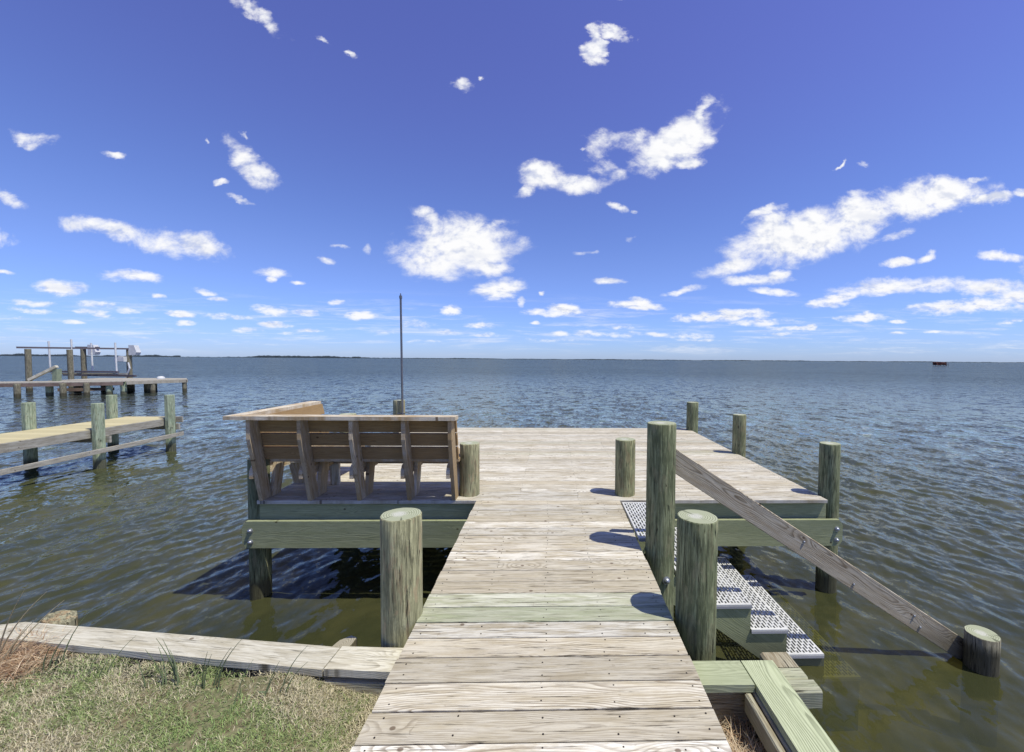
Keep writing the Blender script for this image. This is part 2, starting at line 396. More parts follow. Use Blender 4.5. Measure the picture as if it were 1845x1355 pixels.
for yy in (6.58,6.86,YB-.38,YB-.10):
    s=MB(); s.board((-.03,yy,-.36),X,Zv,Y,6.35,.235,.04,GP()); s.build('beam',M_GREEN,pf)
for (px,py,pz,pr,mm,lb) in (
  (-.905,4.665,.575,.104,M_PILE2,'short tan piling rising through the deck by the bench end'),
  (.825,4.665,.622,.110,M_PILE,'short green piling rising through the deck beside the white stair tread'),
  (3.045,9.02,.603,.120,M_PILEG,'green piling at the far right corner'),
  (3.055,6.75,.632,.100,M_PILE,'brownish green piling halfway along the right edge'),
  (3.150,4.66,.582,.106,M_PILEG,'stout green piling at the near right corner'),
  (-3.235,9.0,.618,.118,M_PILE2,'piling at the far left corner behind the bench'),
  (-3.14,6.55,.645,.120,M_PILE,'piling halfway along the left edge behind the bench'),
  (-3.165,4.60,.42,.098,M_PILEG,'piling at the near left corner under the bench'),
  (-.05,6.72,-.24,.12,M_PILE,None),(-1.0,8.98,-.24,.12,M_PILE,None),(1.0,8.98,-.24,.12,M_PILE,None)):
    p=piling('piling',px,py,-2.3,pz,pr,pf,36,mats=(mm,M_ENDG),lean=(random.uniform(-.006,.006),random.uniform(-.006,.006)))
    if lb: p['label']=lb

# ------------------------------------------------------------------ bench
bn=thing('corner_bench',(-2.9,4.7,0),'tan wooden corner bench with tall slatted leaning backs and a flat cap rail','bench')
def bprof(y,z): return y,z
PR=[(4.459,0),(4.288,.68),(4.288,.876),(4.41,.876),(4.60,0)]
FL=[(4.605,0),(4.70,.40),(4.845,.40),(4.75,0)]
JO=[(4.375,.29),(4.375,.335),(4.42,.395),(5.0,.395),(5.0,.255),(4.375,.255)]
n=0
for xs in (-3.07,-2.566,-2.05,-1.525,-1.055):
    bp=(random.random(),0.,random.random()*.5)
    s=MB(); s.prism([(xs,y_,z_) for y_,z_ in PR],(.038,0,0),(0,-.2,.87),bp); s.build('back_support',M_BENCH,bn)
    s=MB(); s.prism([(xs+.002,y_,z_) for y_,z_ in FL],(.038,0,0),(0,.2,.8)); s.build('leg',M_BENCH,bn)
    s=MB(); s.prism([(xs-.040,y_,z_) for y_,z_ in JO],(.038,0,0),(0,1,0)); s.build('seat_joist',M_BENCH,bn)
d=Vector((0,-.22,.876)).normalized(); nn=Vector((0,.876,.22)).normalized()
for k in range(3):
    cz=.868-(.07+k*.157)*d.z; cy=4.41+(.876-cz)*.2511+.020
    s=MB(); xl=-3.10; xr=-1.0
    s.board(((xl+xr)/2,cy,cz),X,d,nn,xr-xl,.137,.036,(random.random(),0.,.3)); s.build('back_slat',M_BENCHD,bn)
part('seat_board',M_BENCH,bn,(-1.99,4.575,.416),X,Y,Zv,1.99,.10,.038,(.4,0.,.4))  # hidden rear strip, added to stop sunlight slipping through between seat and back
for k in range(3):
    part('seat_board',M_BENCH,bn,(-1.99,4.70+k*.148,.416),X,Y,Zv,1.99,.141,.038,(random.random(),0.,.4))
part('seat_fascia',M_BENCH,bn,(-1.80,5.02,.33),X,Zv,Y,1.6,.14,.036,(random.random(),0.,.4))
# left wing, its back leaning out over the platform edge
for ys in (5.10,5.68):
    s=MB(); s.prism([(-3.10,ys,.0),(-3.255,ys,.68),(-3.255,ys,.876),(-3.15,ys,.876),(-2.95,ys,0)],(0,.038,0),(-.2,0,.87)); s.build('back_support',M_BENCH,bn)
    s=MB(); s.prism([(-3.03,ys+.04,.0),(-2.93,ys+.04,.40),(-2.79,ys+.04,.40),(-2.89,ys+.04,0)],(0,.038,0),(.2,0,.8)); s.build('leg',M_BENCH,bn)
    s=MB(); s.prism([(-3.16,ys-.04,.255),(-2.5,ys-.04,.255),(-2.5,ys-.04,.395),(-3.12,ys-.04,.395),(-3.16,ys-.04,.34)],(0,.038,0),(1,0,0)); s.build('seat_joist',M_BENCH,bn)
    s=MB(); s.prism([(-2.62,ys-.08,.0),(-2.52,ys-.08,.0),(-2.52,ys-.08,.395),(-2.62,ys-.08,.395)],(0,.038,0),(0,0,1)); s.build('leg',M_BENCH,bn)
dl=Vector((-.2,0,.876)).normalized(); nl=Vector((.876,0,.2)).normalized()
for k in range(3):
    cz=.879-(.07+k*.157)*dl.z; cx_=-3.158+(.876-cz)*.228+.020
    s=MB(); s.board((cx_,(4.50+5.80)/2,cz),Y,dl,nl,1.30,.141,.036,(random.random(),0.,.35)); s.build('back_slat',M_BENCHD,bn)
for k in range(3): part('seat_board',M_BENCH,bn,(-2.88+k*.148,(5.1+5.80)/2,.416),Y,X,Zv,.68,.141,.038,(random.random(),0.,.4))
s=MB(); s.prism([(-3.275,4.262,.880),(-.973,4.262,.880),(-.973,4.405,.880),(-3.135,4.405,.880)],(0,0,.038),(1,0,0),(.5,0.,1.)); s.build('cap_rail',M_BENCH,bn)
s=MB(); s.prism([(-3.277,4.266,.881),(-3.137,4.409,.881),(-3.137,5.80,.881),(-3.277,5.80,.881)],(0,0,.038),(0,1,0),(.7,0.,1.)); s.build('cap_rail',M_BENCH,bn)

# ------------------------------------------------------------------ pole
po=thing('metal_pole',(-3.12,8.86,-.5),'tall thin grey metal pole standing against the far left piling','pole')
s=MB(); s.rod((-3.098,8.86,-1.9),(-3.135,8.86,2.76),.023,.021,n=14); s.build('tube',M_POLE,po)
s=MB(); s.rod((-3.134,8.86,2.74),(-3.136,8.86,2.80),.029,.029,n=14); s.rod((-3.136,8.86,2.80),(-3.136,8.86,2.85),.014,.008,n=10); s.build('tip_fitting',M_POLE,po)
for zc in (-.05,.35):
    s=MB(); s.board((-3.15,8.868,zc),X,Zv,Y,.16,.025,.03); s.build('bracket',M_POLE,po)

# ------------------------------------------------------------------ stairs
st=thing('boarding_stairs',(1.5,3.5,-.6),'white slotted stair treads on green stringers stepping down from the walkway into the water','stairs')
def tread(x0,x1,y0,y1,z,mats,name='tread'):
    s=MB(); t_=.034
    def bx(a,c,e_,g,za=z-.012,zb=z,m=0):
        s._add([(a,e_,za),(c,e_,za),(c,g,za),(a,g,za),(a,e_,zb),(c,e_,zb),(c,g,zb),(a,g,zb)],
          [(3,2,1,0),(4,5,6,7),(0,1,5,4),(1,2,6,5),(2,3,7,6),(3,0,4,7)],[(0,0,0)]*8,(.5,0.,.5),m)
    bx(x0,x1,y0,y0+.022); bx(x0,x1,y1-.022,y1)
    bx(x0,x1,y0-.002,y0+.004,z-t_,z-.0125,1); bx(x1-.005,x1+.001,y0,y1,z-t_,z-.0125,0); bx(x0,x0+.005,y0+.01,y1,z-t_,z-.0125,0); bx(x0,x1,y1-.004,y1,z-t_,z-.0125,0)
    nc=max(2,int(round((x1-x0-.02)/.0265))); pw=(x1-x0-.02)/nc
    bx(x0,x0+.010+pw*.2,y0+.022,y1-.022); bx(x1-.010-pw*.2,x1,y0+.022,y1-.022)
    nr=int((y1-y0-.044)/.078); pr=(y1-y0-.044)/nr
    for i in range(nc):
        xa=x0+.010+pw*i
        if i>0: bx(xa-pw*.2,xa+pw*.2,y0+.022,y1-.022)
        for j in range(nr+1):
            ya=y0+.022+pr*(j+(.5 if i%2 else 0.))
            a_,b_=max(ya-.008,y0+.022),min(ya+.008,y1-.022)
            if b_>a_: bx(xa+pw*.2,xa+pw*.8,a_,b_)
    for yy in np.arange(y0+.3,y1-.1,.3): bx(x0+.006,x1-.006,yy,yy+.006,z-.034,z-.0125,1)
    o=s.build(name,mats,st); return o
TR=[(.752,1.06,3.515,4.405,-.004),(1.06,1.385,3.44,4.405,-.2745),(1.385,1.703,3.44,4.76,-.549),(1.703,2.018,3.44,4.76,-.767),(2.018,2.334,3.44,4.76,-.986),(2.334,2.66,3.44,4.76,-1.19)]
for q,(a,c,e_,g,z) in enumerate(TR):
    o=tread(a,c-.001,e_,g,z,[M_GRATE,M_GRATEF])
    if q==5: o['label']='submerged lowest tread under the water'
for (ya,mm) in ((3.455,0),(4.32,0)):
    s=MB(); k=.036
    pts=[(.80,-.30),(1.06,-.3105),(1.385,-.3105),(1.385,-.585),(1.700,-.585),(1.700,-.803),(2.015,-.803),(2.015,-1.022),(2.345,-1.022),(2.345,-1.226),(2.66,-1.226),(2.66,-1.75),(2.50,-1.75),(1.828,-1.06),(1.421,-.77),(.80,-.42)]
    s.prism([(x_,ya,z_) for x_,z_ in pts],(0,.04,0),(.8,0,-.55),(.4 if ya<4 else .7,.55,.3)); s.build('stringer',M_GREEN,st)

# ------------------------------------------------------------------ hand rail
hr=thing('handrail',(3.45,3.4,-1.1),'slanting grey brown plank rail running from the tallest piling to a low water piling','handrail')
pa=Vector((.88,3.555,.763)); pb=Vector((3.74,3.545,-1.10)); dd=(pb-pa).normalized(); ww=Vector((-dd.z,0,dd.x)); ww=ww-dd*ww.dot(dd); ww.normalize()
s=MB(); s.board((pa+pb)/2,dd,ww,dd.cross(ww),(pb-pa).length,.180,.04,(.82,0.,.15),ch=.005)
rl=s.build('rail_board',M_RAIL,hr)
for (fx,fo) in ((.45,.03),(.62,-.04),(.80,.02),(.83,-.035)):
    q=pa.lerp(pb,fx)+ww*fo+Vector((0,-.0215,0)); bolt(rl,q,(0,-1,0),.008,.006)
p=piling('piling',3.685,3.42,-2.3,-.80,.116,hr,36,mats=(M_PILED,M_ENDG)); p['label']='low dark piling with a slanted sawn top standing in the water'
# ------------------------------------------------------------------ bulkheads (left and right of the walkway)
bl=thing('bulkhead',(-2.2,2.4,-.2),'bleached plank capped bulkhead along the water at the edge of the grass','bulkhead')
def quad_board(name,pts,z,t_,m,parent,bp,along=None):
    s=MB(); P=[Vector((x_,y_,z-t_)) for x_,y_ in pts]
    s.prism(P,(0,0,t_),along or (P[1]-P[0]),bp); return s.build(name,m,parent)
quad_board('cap_board',[(-3.25,2.497),(-1.213,2.209),(-1.203,2.386),(-3.262,2.647)],-.150,.038,M_CAPW,bl,(.35,.0,.9))
quad_board('cap_board',[(-1.203,2.210),(-.70,2.172),(-.70,2.362),(-1.194,2.388)],-.146,.040,M_CAPW,bl,(.75,.0,1.))
quad_board('cap_board',[(-6.0,1.85),(-3.254,2.498),(-3.266,2.649),(-6.0,2.03)],-.150,.038,M_CAPW,bl,(.55,.0,.8))
def wall(parent,pts,z0,z1,th,m,step=.145,name='sheet_piling'):
    s=MB()
    for (a,c) in zip(pts[:-1],pts[1:]):
        a=Vector((*a,0)); c=Vector((*c,0)); L=(c-a).length; d_=(c-a)/L; n_=max(1,int(L/step))
        for k in range(n_):
            p=a+d_*(L*(k+.5)/n_); zt=z1-random.uniform(0,.012)
            s.board((p.x,p.y,(z0+zt)/2),Zv,d_,d_.cross(Zv),zt-z0,L/n_-.004,th*random.uniform(.85,1.1),(random.random(),random.random()*.25,random.random()),ch=.006)
    return s.build(name,m,parent)
wall(bl,[(-6.0,1.96),(-3.26,2.58),(-1.2,2.30),(-.62,2.27)],-2.2,-.192,.05,M_OLD)
s=MB(); s.board((-.95,2.225,-.27),(.98,-.05,0),Zv,(0,1,0),.62,.10,.05,(.5,.1,.9)); s.build('wale',M_OLD,bl)
p=piling('pile_head',-3.14,2.72,-2.2,-.165,.078,bl,7,mats=(M_OLD2,M_OLD2),slant=-.30); p['label']='split grey pile head behind the cap board'
p=piling('pile_head',-1.235,2.475,-2.2,-.195,.078,bl,7,mats=(M_OLD2,M_OLDTOP),slant=.3); p['label']='faceted grey and orange pile head beside the tan piling'

br=thing('bulkhead',(1.1,1.6,-.2),'fresh green plank capped bulkhead turning the corner right of the walkway','bulkhead')
quad_board('cap_board',[(.70,2.072),(1.048,2.070),(1.048,2.244),(.70,2.246)],-.150,.040,M_CAPG,br,(.2,.9,.3))
quad_board('cap_board',[(1.055,-1.2),(1.232,-1.2),(1.232,2.244),(1.055,2.244)],-.150,.040,M_CAPG,br,(.85,.9,.2),(0,1,0))
s=MB()
s.board((1.31,2.31,-.245),Y,X,Zv,.12,.17,.10,(.3,0.,.2),ch=.012); s.build('timber_block',M_OLD,br)
s=MB(); s.board((1.305,2.205,-.235),X,Y,Zv,.16,.085,.09,(.6,.8,.8),ch=.01); s.board((1.315,2.11,-.235),X,Y,Zv,.17,.09,.10,(.2,.8,.9),ch=.01)
s.build('timber_block',M_OLD,br)
wall(br,[(1.145,2.16),(1.145,-1.2)],-2.2,-.20,.05,M_OLD)
wall(br,[(.62,2.30),(1.30,2.27)],-2.2,-.21,.05,M_OLD)
s=MB(); s.board((.86,2.155,-.33),X,Zv,Y,.40,.27,.07,(.4,.1,.9),ch=.012); s.build('timber_block',M_OLD,br)
for (xa,yy,l) in ((1.035,1.66,.62),(1.078,1.62,.85)):
    s=MB(); s.board((xa-.02,yy+.10,-.245),Y,X,Zv,l,.034,.10,(random.random(),.1,.9),ch=.008); s.build('wale',M_OLD,br)
s=MB(); s.board((1.03,.45,-.26),Y,X,Zv,1.7,.05,.12,(.3,.1,.7),ch=.008); s.build('wale',M_OLD,br)

# ------------------------------------------------------------------ ground
def sheet(name,f_,xs,ys,m,kind='structure'):
    xs=list(xs);ys=list(ys);V=[];F=[]
    for y_ in ys:
        for x_ in xs: V.append((x_,y_,f_(x_,y_)))
    n=len(xs)
    for j in range(len(ys)-1):
        for i in range(n-1): F.append((j*n+i,j*n+i+1,(j+1)*n+i+1,(j+1)*n+i))
    me=bpy.data.meshes.new(name); me.from_pydata(V,[],F); me.materials.append(m)
    for q in me.polygons: q.use_smooth=True
    o=bpy.data.objects.new(name,me); COL.objects.link(o); o['kind']=kind; return o
def sm(a,b_,x): 
    t_=min(1,max(0,(x-a)/(b_-a))); return t_*t_*(3-2*t_)
def cap_y(x):   # land side of the left bulkhead
    if x<-3.25: return 1.96+(x+6)/2.75*.62
    return 2.58-(x+3.26)*.135
def gz(x,y):
    z=-.232+.034*sm(1.75,2.25,y+.135*(x+1.2))*(1 if x<-.6 else 0)+.012*math.sin(x*5+1)*math.sin(y*4)+.006*math.sin(x*13+y*9)
    z-=.10*sm(-1.35,-.9,x)*sm(1.55,2.15,y)            # worn hollow at the walkway
    if x>.3: z-= .10*sm(.3,.8,x)
    z-=.012*(1-sm(.8,2.0,y))
    if x>-2.9 and x<-1.35: z+=.0
    return z
GX=np.concatenate([np.arange(-40,-6,2.),np.arange(-6,1.17,.06)]); GX=np.append(GX,1.16)
def ground_z(x,y):
    return gz(x,y)
GY=np.concatenate([np.arange(-40,-1,2.),np.arange(-1,2.28,.06)])
V=[];F=[];ids={}
for j,y_ in enumerate(GY):
    for i,x_ in enumerate(GX):
        ym=cap_y(min(x_,-.9)) if x_<-.7 else 2.27
        if x_<-6: ym=1.96+(x_+6)*.235
        yy=min(y_,ym-.02) if x_<-6 or y_>1 else y_
        yy=min(yy,ym-.02)
        ids[i,j]=len(V); V.append((float(x_),float(yy),gz(x_,yy)))
for j in range(len(GY)-1):
    for i in range(len(GX)-1):
        q=[ids[i,j],ids[i+1,j],ids[i+1,j+1],ids[i,j+1]]
        if (Vector(V[q[0]])-Vector(V[q[3]])).length<1e-5 and (Vector(V[q[1]])-Vector(V[q[2]])).length<1e-5: continue
        F.append(q)
me=bpy.data.meshes.new('ground'); me.from_pydata(V,[],F); me.materials.append(M_SOIL)
for q in me.polygons: q.use_smooth=True
g=bpy.data.objects.new('ground',me); COL.objects.link(g); g['kind']='structure'

def blades(name,pts,length,width,cols,m,lie,label,cat,kind='stuff',curl=.5):
    """many small bent blades in one mesh; pts (n,3), cols (n,3)"""
    n=len(pts); az=rng.uniform(0,2*np.pi,n); L=length*rng.uniform(.5,1.3,n); tilt=rng.uniform(*lie,n)
    d=np.stack([np.cos(az)*np.sin(tilt),np.sin(az)*np.sin(tilt),np.cos(tilt)],1)
    tilt2=np.clip(tilt+curl*rng.uniform(.2,1.4,n),0,1.75)
    az2=az+rng.uniform(-.7,.7,n)
    d2=np.stack([np.cos(az2)*np.sin(tilt2),np.sin(az2)*np.sin(tilt2),np.cos(tilt2)],1)
    sd=np.stack([-np.sin(az),np.cos(az),np.zeros(n)],1)*(width*rng.uniform(.7,1.3,n))[:,None]
    p0=pts; p1=pts+d*(L*.5)[:,None]; p2=p1+d2*(L*.5)[:,None]
    p2[:,2]=np.maximum(p2[:,2],pts[:,2]+.001)
    V=np.stack([p0-sd,p0+sd,p1-sd*.8,p1+sd*.8,p2],1).reshape(-1,3)
    base=np.arange(n)*5
    Q=np.stack([base,base+1,base+3,base+2],1); Tt=np.stack([base+2,base+3,base+4],1)
    me=bpy.data.meshes.new(name)
    me.vertices.add(len(V)); me.vertices.foreach_set('co',V.astype(np.float32).ravel())
    loops=np.concatenate([np.concatenate([Q,Tt],1).ravel()])
    me.loops.add(len(loops)); me.loops.foreach_set('vertex_index',loops.astype(np.int32))
    me.polygons.add(2*n)
    ls=(np.arange(n)*7)[:,None]+np.array([0,4]); lt=np.tile([4,3],(n,1))
    me.polygons.foreach_set('loop_start',ls.ravel().astype(np.int32)); me.polygons.foreach_set('loop_total',lt.ravel().astype(np.int32))
    a=me.attributes.new('bc','FLOAT_VECTOR','POINT'); a.data.foreach_set('vector',np.repeat(cols,5,0).astype(np.float32).ravel())
    me.update(calc_edges=True); me.validate(); me.materials.append(m)
    o=bpy.data.objects.new(name,me); COL.objects.link(o)
    return tag(o,label,cat,kind=kind)
m,t=mat('grass_blade'); bc=t.n('ShaderNodeAttribute',attribute_name='bc').outputs['Vector']
pr=t.n('ShaderNodeBsdfPrincipled',{'Base Color':bc,'Roughness':.6,'Specular IOR Level':.25}); tl=t.n('ShaderNodeBsdfTranslucent',{'Color':bc})
mx=t.n('ShaderNodeMixShader',{0:.25,1:pr.outputs[0],2:tl.outputs[0]}); t.n('ShaderNodeOutputMaterial',{0:mx.outputs[0]}); M_BLADE=m
def vnoise(x,y,s,seed=0):
    r_=np.random.default_rng(seed); g_=r_.random((64,64)); x=x*s+100;y=y*s+100
    i=np.floor(x).astype(int);j=np.floor(y).astype(int);fx=x-i;fy=y-j;fx=fx*fx*(3-2*fx);fy=fy*fy*(3-2*fy)
    G=lambda a,b_:g_[a%64,b_%64]
    return (G(i,j)*(1-fx)+G(i+1,j)*fx)*(1-fy)+(G(i,j+1)*(1-fx)+G(i+1,j+1)*fx)*fy
capf=np.vectorize(cap_y); gzf=np.vectorize(gz)
def scatter(n,x0,x1,y0,y1):
    x=rng.uniform(x0,x1,n); y=rng.uniform(y0,y1,n); k=y<capf(x)-.015; return x[k],y[k]
def grasscol(x,y,n):
    a=vnoise(x,y,2.2,1)*.6+vnoise(x,y,7,2)*.4; b_=vnoise(x,y,3.1,5); u=rng.random(n)
    dry=(u<np.clip(.50+ (a-.5)*2.6 + .35*np.clip((x+1.6)/.8,0,1)*np.clip((y-1.7)/.4,0,1),.12,.95))
    c=np.where(dry[:,None],np.array([.62,.56,.38])*rng.uniform(.6,1.25,(n,1)),np.array([.27,.34,.13])*rng.uniform(.6,1.5,(n,1)))
    br=(b_>.66)&(rng.random(n)<.6)&(~dry|(b_>.78)); c[br]=np.array([.29,.40,.14])*rng.uniform(.7,1.2,(br.sum(),1)); return c
xs_,ys_=scatter(150000,-4.4,-.80,1.0,2.6); straw=(xs_<-2.85)&(ys_>2.22+.25*(xs_+2.85)*.55-.03*np.sin(xs_*9))
bare=(vnoise(xs_,ys_,4.3,8)*.6+vnoise(xs_,ys_,13.,9)*.4>.66)&(rng.random(len(xs_))<.75)
k=~straw&~bare; xs_,ys_=xs_[k],ys_[k]
P=np.stack([xs_,ys_,gzf(xs_,ys_)-.002],1)
blades('grass',P,.034,.0014,grasscol(xs_,ys_,len(xs_)),M_BLADE,(.35,1.35),'short matted lawn grass, half green and half straw coloured','grass',curl=.7)
x2,y2=scatter(40000,-8,-.80,-1.5,2.6); k=(x2<-4.4)|(y2<1.0); x2,y2=x2[k],y2[k]
P=np.stack([x2,y2,gzf(x2,y2)-.002],1)
blades('grass',P,.06,.003,grasscol(x2,y2,len(x2)),M_BLADE,(.35,1.35),'coarser lawn grass continuing left of the mown patch and beside the walkway foot','grass',curl=.7)
def strawcol(n):
    u=rng.random((n,1)); return np.where(u<.55,np.array([.58,.41,.25]),np.where(u<.85,np.array([.82,.68,.46]),np.array([.34,.19,.10])))*rng.uniform(.6,1.2,(n,1))
xs_,ys_=scatter(26000,-4.6,-2.3,2.0,2.6); k=(xs_<-2.83+rng.normal(0,.06,len(xs_)))&(ys_>2.20+.25*(xs_+2.85)*.55-.03*np.sin(xs_*9)+rng.normal(0,.02,len(xs_))); xs_,ys_=xs_[k],ys_[k]
P=np.stack([xs_,ys_,gzf(xs_,ys_)+rng.uniform(0,.03,len(xs_))],1)
blades('pine_straw',P,.11,.0013,strawcol(len(xs_)),M_BLADE,(1.1,1.55),'red brown pine straw mulch at the left end of the lawn','pine straw',curl=.25)
x=rng.uniform(.45,1.03,9000); y=rng.uniform(.8,2.12,9000)
P=np.stack([x,y,gzf(x,y)+rng.uniform(0,.05,9000)],1)
c=strawcol(9000); dd_=rng.random(9000)<.45; c[dd_]=np.array([.66,.55,.40])*rng.uniform(.7,1.2,(dd_.sum(),1))
blades('dead_straw',P,.12,.0014,c,M_BLADE,(.8,1.5),'tangled dead straw in the gap between the walkway and the green bulkhead','straw',curl=.4)

def tuft(x,y,hts,label,col=(.13,.17,.07),lean=None,w=.0016,spread=.05):
    s=MB(); z=gz(x,y)
    for h_ in hts:
        bx_,by_=x+random.uniform(-spread,spread),y+random.uniform(-.03,.03); a=lean if lean is not None else random.uniform(-.35,.35)
        a+=random.uniform(-.12,.12); cv=random.uniform(.15,.75)*(1 if a>0 else -1); ay=random.uniform(-.15,.25)
        pts=[]
        for k_ in range(7):
            q=k_/6; pts.append(Vector((bx_+h_*(a*q+cv*q*q*.45),by_+h_*ay*q,z+h_*q*(1-.18*q*abs(cv)))))
        for k_ in range(6): s.rod(pts[k_],pts[k_+1],w*1.8*(1-.8*(k_/6)),w*1.8*(1-.8*((k_+1)/6)),n=5,caps=False)
    s.rod((x-spread-.01,y,z-.008),(x+spread+.01,y,z-.008),.006,.006,n=5)
    o=s.build('grass_tuft',M_TUFT if col[0]<.3 else M_TUFTDRY,None,(x,y,z))
    return tag(o,label,'grass tuft','tall grass tufts growing against the bulkhead')
tuft(-3.08,2.36,[.52,.46,.34,.26,.20,.16],'tallest dry grass tuft with long arching straw stems at the far left cap board',(.5,.4,.2),lean=.42,w=.0030)
tuft(-2.72,2.33,[.34,.24,.17,.12],'tuft with one upright seed stem right of the pine straw',lean=.18,w=.0022)
tuft(-2.42,2.26,[.20,.15,.12,.1],'small sparse grass tuft third from the left end',lean=.25)
tuft(-2.02,2.20,[.27,.25,.22,.19,.16,.12,.2,.14],'dense dark green grass tuft at the middle of the cap board',lean=-.1,w=.0023,spread=.09)
tuft(-1.80,2.17,[.29,.23,.2,.17,.13,.22],'leaning dark grass tuft beside the dense middle tuft',lean=.18,w=.0022,spread=.08)
tuft(-1.56,2.08,[.22,.10],'single upright grass stem before the leaning pair of tufts',lean=.02,spread=.02)
tuft(-1.40,2.13,[.24,.2,.17,.12,.1],'rightmost grass tuft nearest the cap board joint',lean=.3,w=.002,spread=.08)
tuft(-2.80,2.12,[.12,.10,.08,.06,.09,.07],'leafy green weed standing in front of the pine straw',lean=.05,w=.004,spread=.02)

# ------------------------------------------------------------------ neighbour's dock
nd=thing('neighbour_dock',(-11.3,9,-.2),'narrow neighbouring dock with pale yellow planks, square green posts and a low side rail','dock')
s=MB(); y=3.4
while y<12.15:
    s.board((-11.36,y+.07,-.215),X,Y,Zv,1.32,.138,.036,(random.random()*.5,0.,random.random()),ch=.003); y+=.143
s.build('decking',M_YELLOW,nd)
for xs in (-10.69,-12.0): part('beam',M_GREYW,nd,(xs,7.8,-.30),Y,Zv,X,8.8,.19,.045,(.3,0.,.9))
for yy in (6.1,10.17,12.02): part('cross_beam',M_GREYW,nd,(-11.3,yy,-.45),X,Zv,Y,1.75,.16,.05,(.5,0.,.7))
part('end_board',M_GREYW,nd,(-11.3,12.2,-.27),X,Zv,Y,1.62,.16,.04,(.5,0.,.9))
for (px,py,zt) in ((-10.57,10.05,.41),(-10.57,11.9,.45),(-12.13,10.05,.42),(-12.13,11.9,.44),(-10.57,6.0,.42),(-12.13,6.0,.42)):
    piling('post',px,py,-2.3,zt,.115,nd,8,mats=(M_PILEN,M_PILEN))
part('side_rail',M_GREYW,nd,(-10.40,8.35,-.70),(0,1,.012),Zv,X,7.5,.105,.04,(.6,0.,.6))

# ------------------------------------------------------------------ far dock and boat lift
fd=thing('far_dock',(-32,30,-.3),'low grey dock far off at the left whose platform stands under the boat lift','dock')
def deckpoly(name,pts,z,t_,m,parent,along):
    s=MB(); s.prism([Vector((x_,y_,z-t_)) for x_,y_ in pts],(0,0,t_),along,(.5,0.,.95)); return s.build(name,m,parent)
deckpoly('decking',[(-44,22.3),(-29.25,29.6),(-30.3,31.2),(-45,24.2)],-.2,.05,M_GREYW,fd,(.5,-1,0))
deckpoly('decking',[(-29.2,29.62),(-27.6,32.6),(-29.1,34.3),(-35.2,33.9),(-34.6,29.8),(-30.35,31.25)],-.195,.05,M_GREYW,fd,(1,0,0))
def span(parent,a,c,z,hh,w,m,name='beam',bp=None):
    a=Vector((*a,z)) if len(a)==2 else Vector(a); c=Vector((*c,z)) if len(c)==2 else Vector(c); d_=(c-a).normalized(); W_=d_.cross(Zv).normalized()
    s=MB(); s.board((a+c)/2,d_,W_,d_.cross(W_),(c-a).length,w,hh,bp or (random.random(),0.,random.random())); return s.build(name,m,parent)
span(fd,(-44,22.27),(-29.3,29.53),-.36,.22,.05,M_OLDB); span(fd,(-29.15,29.6),(-27.6,32.5),-.33,.20,.05,M_GREYW)
span(fd,(-27.6,32.6),(-29.1,34.3),-.33,.2,.05,M_GREYW)
span(fd,(-33.8,30.1),(-31.3,31.6),-.55,.10,.05,M_GREYW,'brace'); span(fd,(-34.2,30.0),(-31.6,31.2),-.85,.22,.06,M_OLDB,'brace')
for (px,py,zt,pr,mm) in ((-31.7,28.1,-.26,.16,M_PILED),(-33.6,27.3,-.26,.15,M_PILED),(-35.0,26.7,-.26,.2,M_PILED),(-32.9,28.4,-.26,.17,M_PILEN),(-30.9,28.75,-.26,.15,M_PILED),
   (-30.1,29.4,-.26,.17,M_PILEN),(-29.5,29.75,-.25,.16,M_PILEN),(-34.4,31.4,-.25,.2,M_PILED),(-33.3,32.2,-.25,.2,M_PILED),(-31.6,32.4,-.25,.22,M_PILED),(-30.2,32.7,-.25,.2,M_PILED),
   (-28.6,30.9,-.25,.14,M_PILED),(-27.75,32.5,-.25,.12,M_PILED),(-28.3,33.2,-.25,.12,M_PILED),(-29.6,31.6,-.25,.22,M_PILED)):
    piling('piling',px,py,-2.4,zt,pr,fd,12,mats=(mm,mm))
s=MB(); s.dome((-30.0,33.1,-.195),(0,0,1),.24,.2,n=14); s.build('mooring_cleat',M_WHITE,fd)
ramp=thing('leaning_plank',(-35,29.6,-.2),'pale plank propped at a slant on the far dock beside a short post','plank')
span(ramp,(-34.9,29.0,-.12),(-33.4,29.3,.80),0,.16,.2,M_CAPW,'plank_board',(.4,0.,1.)); span(ramp,(-33.55,29.4,-.2),(-33.50,29.4,.62),0,.3,.3,M_PILEW,'prop_post')

lf=thing('boat_lift',(-37,34,0),'four post boat lift with white guide poles, motor boxes and a dark top beam','boat lift')
for (px,py,zt,ml) in ((-38.5,32.0,2.0,.0),(-37.3,33.6,2.0,.02),(-38.85,36.0,2.1,0),(-35.35,36.2,2.1,0.)):
    piling('post',px,py,-2.4,zt,.17,lf,14,mats=(M_PILED,M_PILED),lean=(-ml,0))
span(lf,(-38.95,31.7,2.10),(-34.9,36.6,2.14),0,.13,.2,M_STEEL,'top_beam')
span(lf,(-39.3,35.9,2.22),(-37.6,36.0,2.22),0,.13,.2,M_STEEL,'top_beam')
for (cx_,cy_,cz_) in ((-38.0,35.8,2.05),(-34.95,36.05,2.05)):
    s=MB(); s.prism([(cx_-.3,cy_,cz_-.45),(cx_+.25,cy_,cz_-.42),(cx_+.35,cy_,cz_-.2),(cx_+.15,cy_,cz_+.38),(cx_-.3,cy_,cz_+.4)],(0,.4,0),(1,0,0)); s.build('motor_box',M_WHITE,lf)
s=MB(); s.board((-35.75,35.9,1.28),X,Zv,Y,.75,.42,.3,ch=.03); s.build('control_box',M_WHITE,lf)
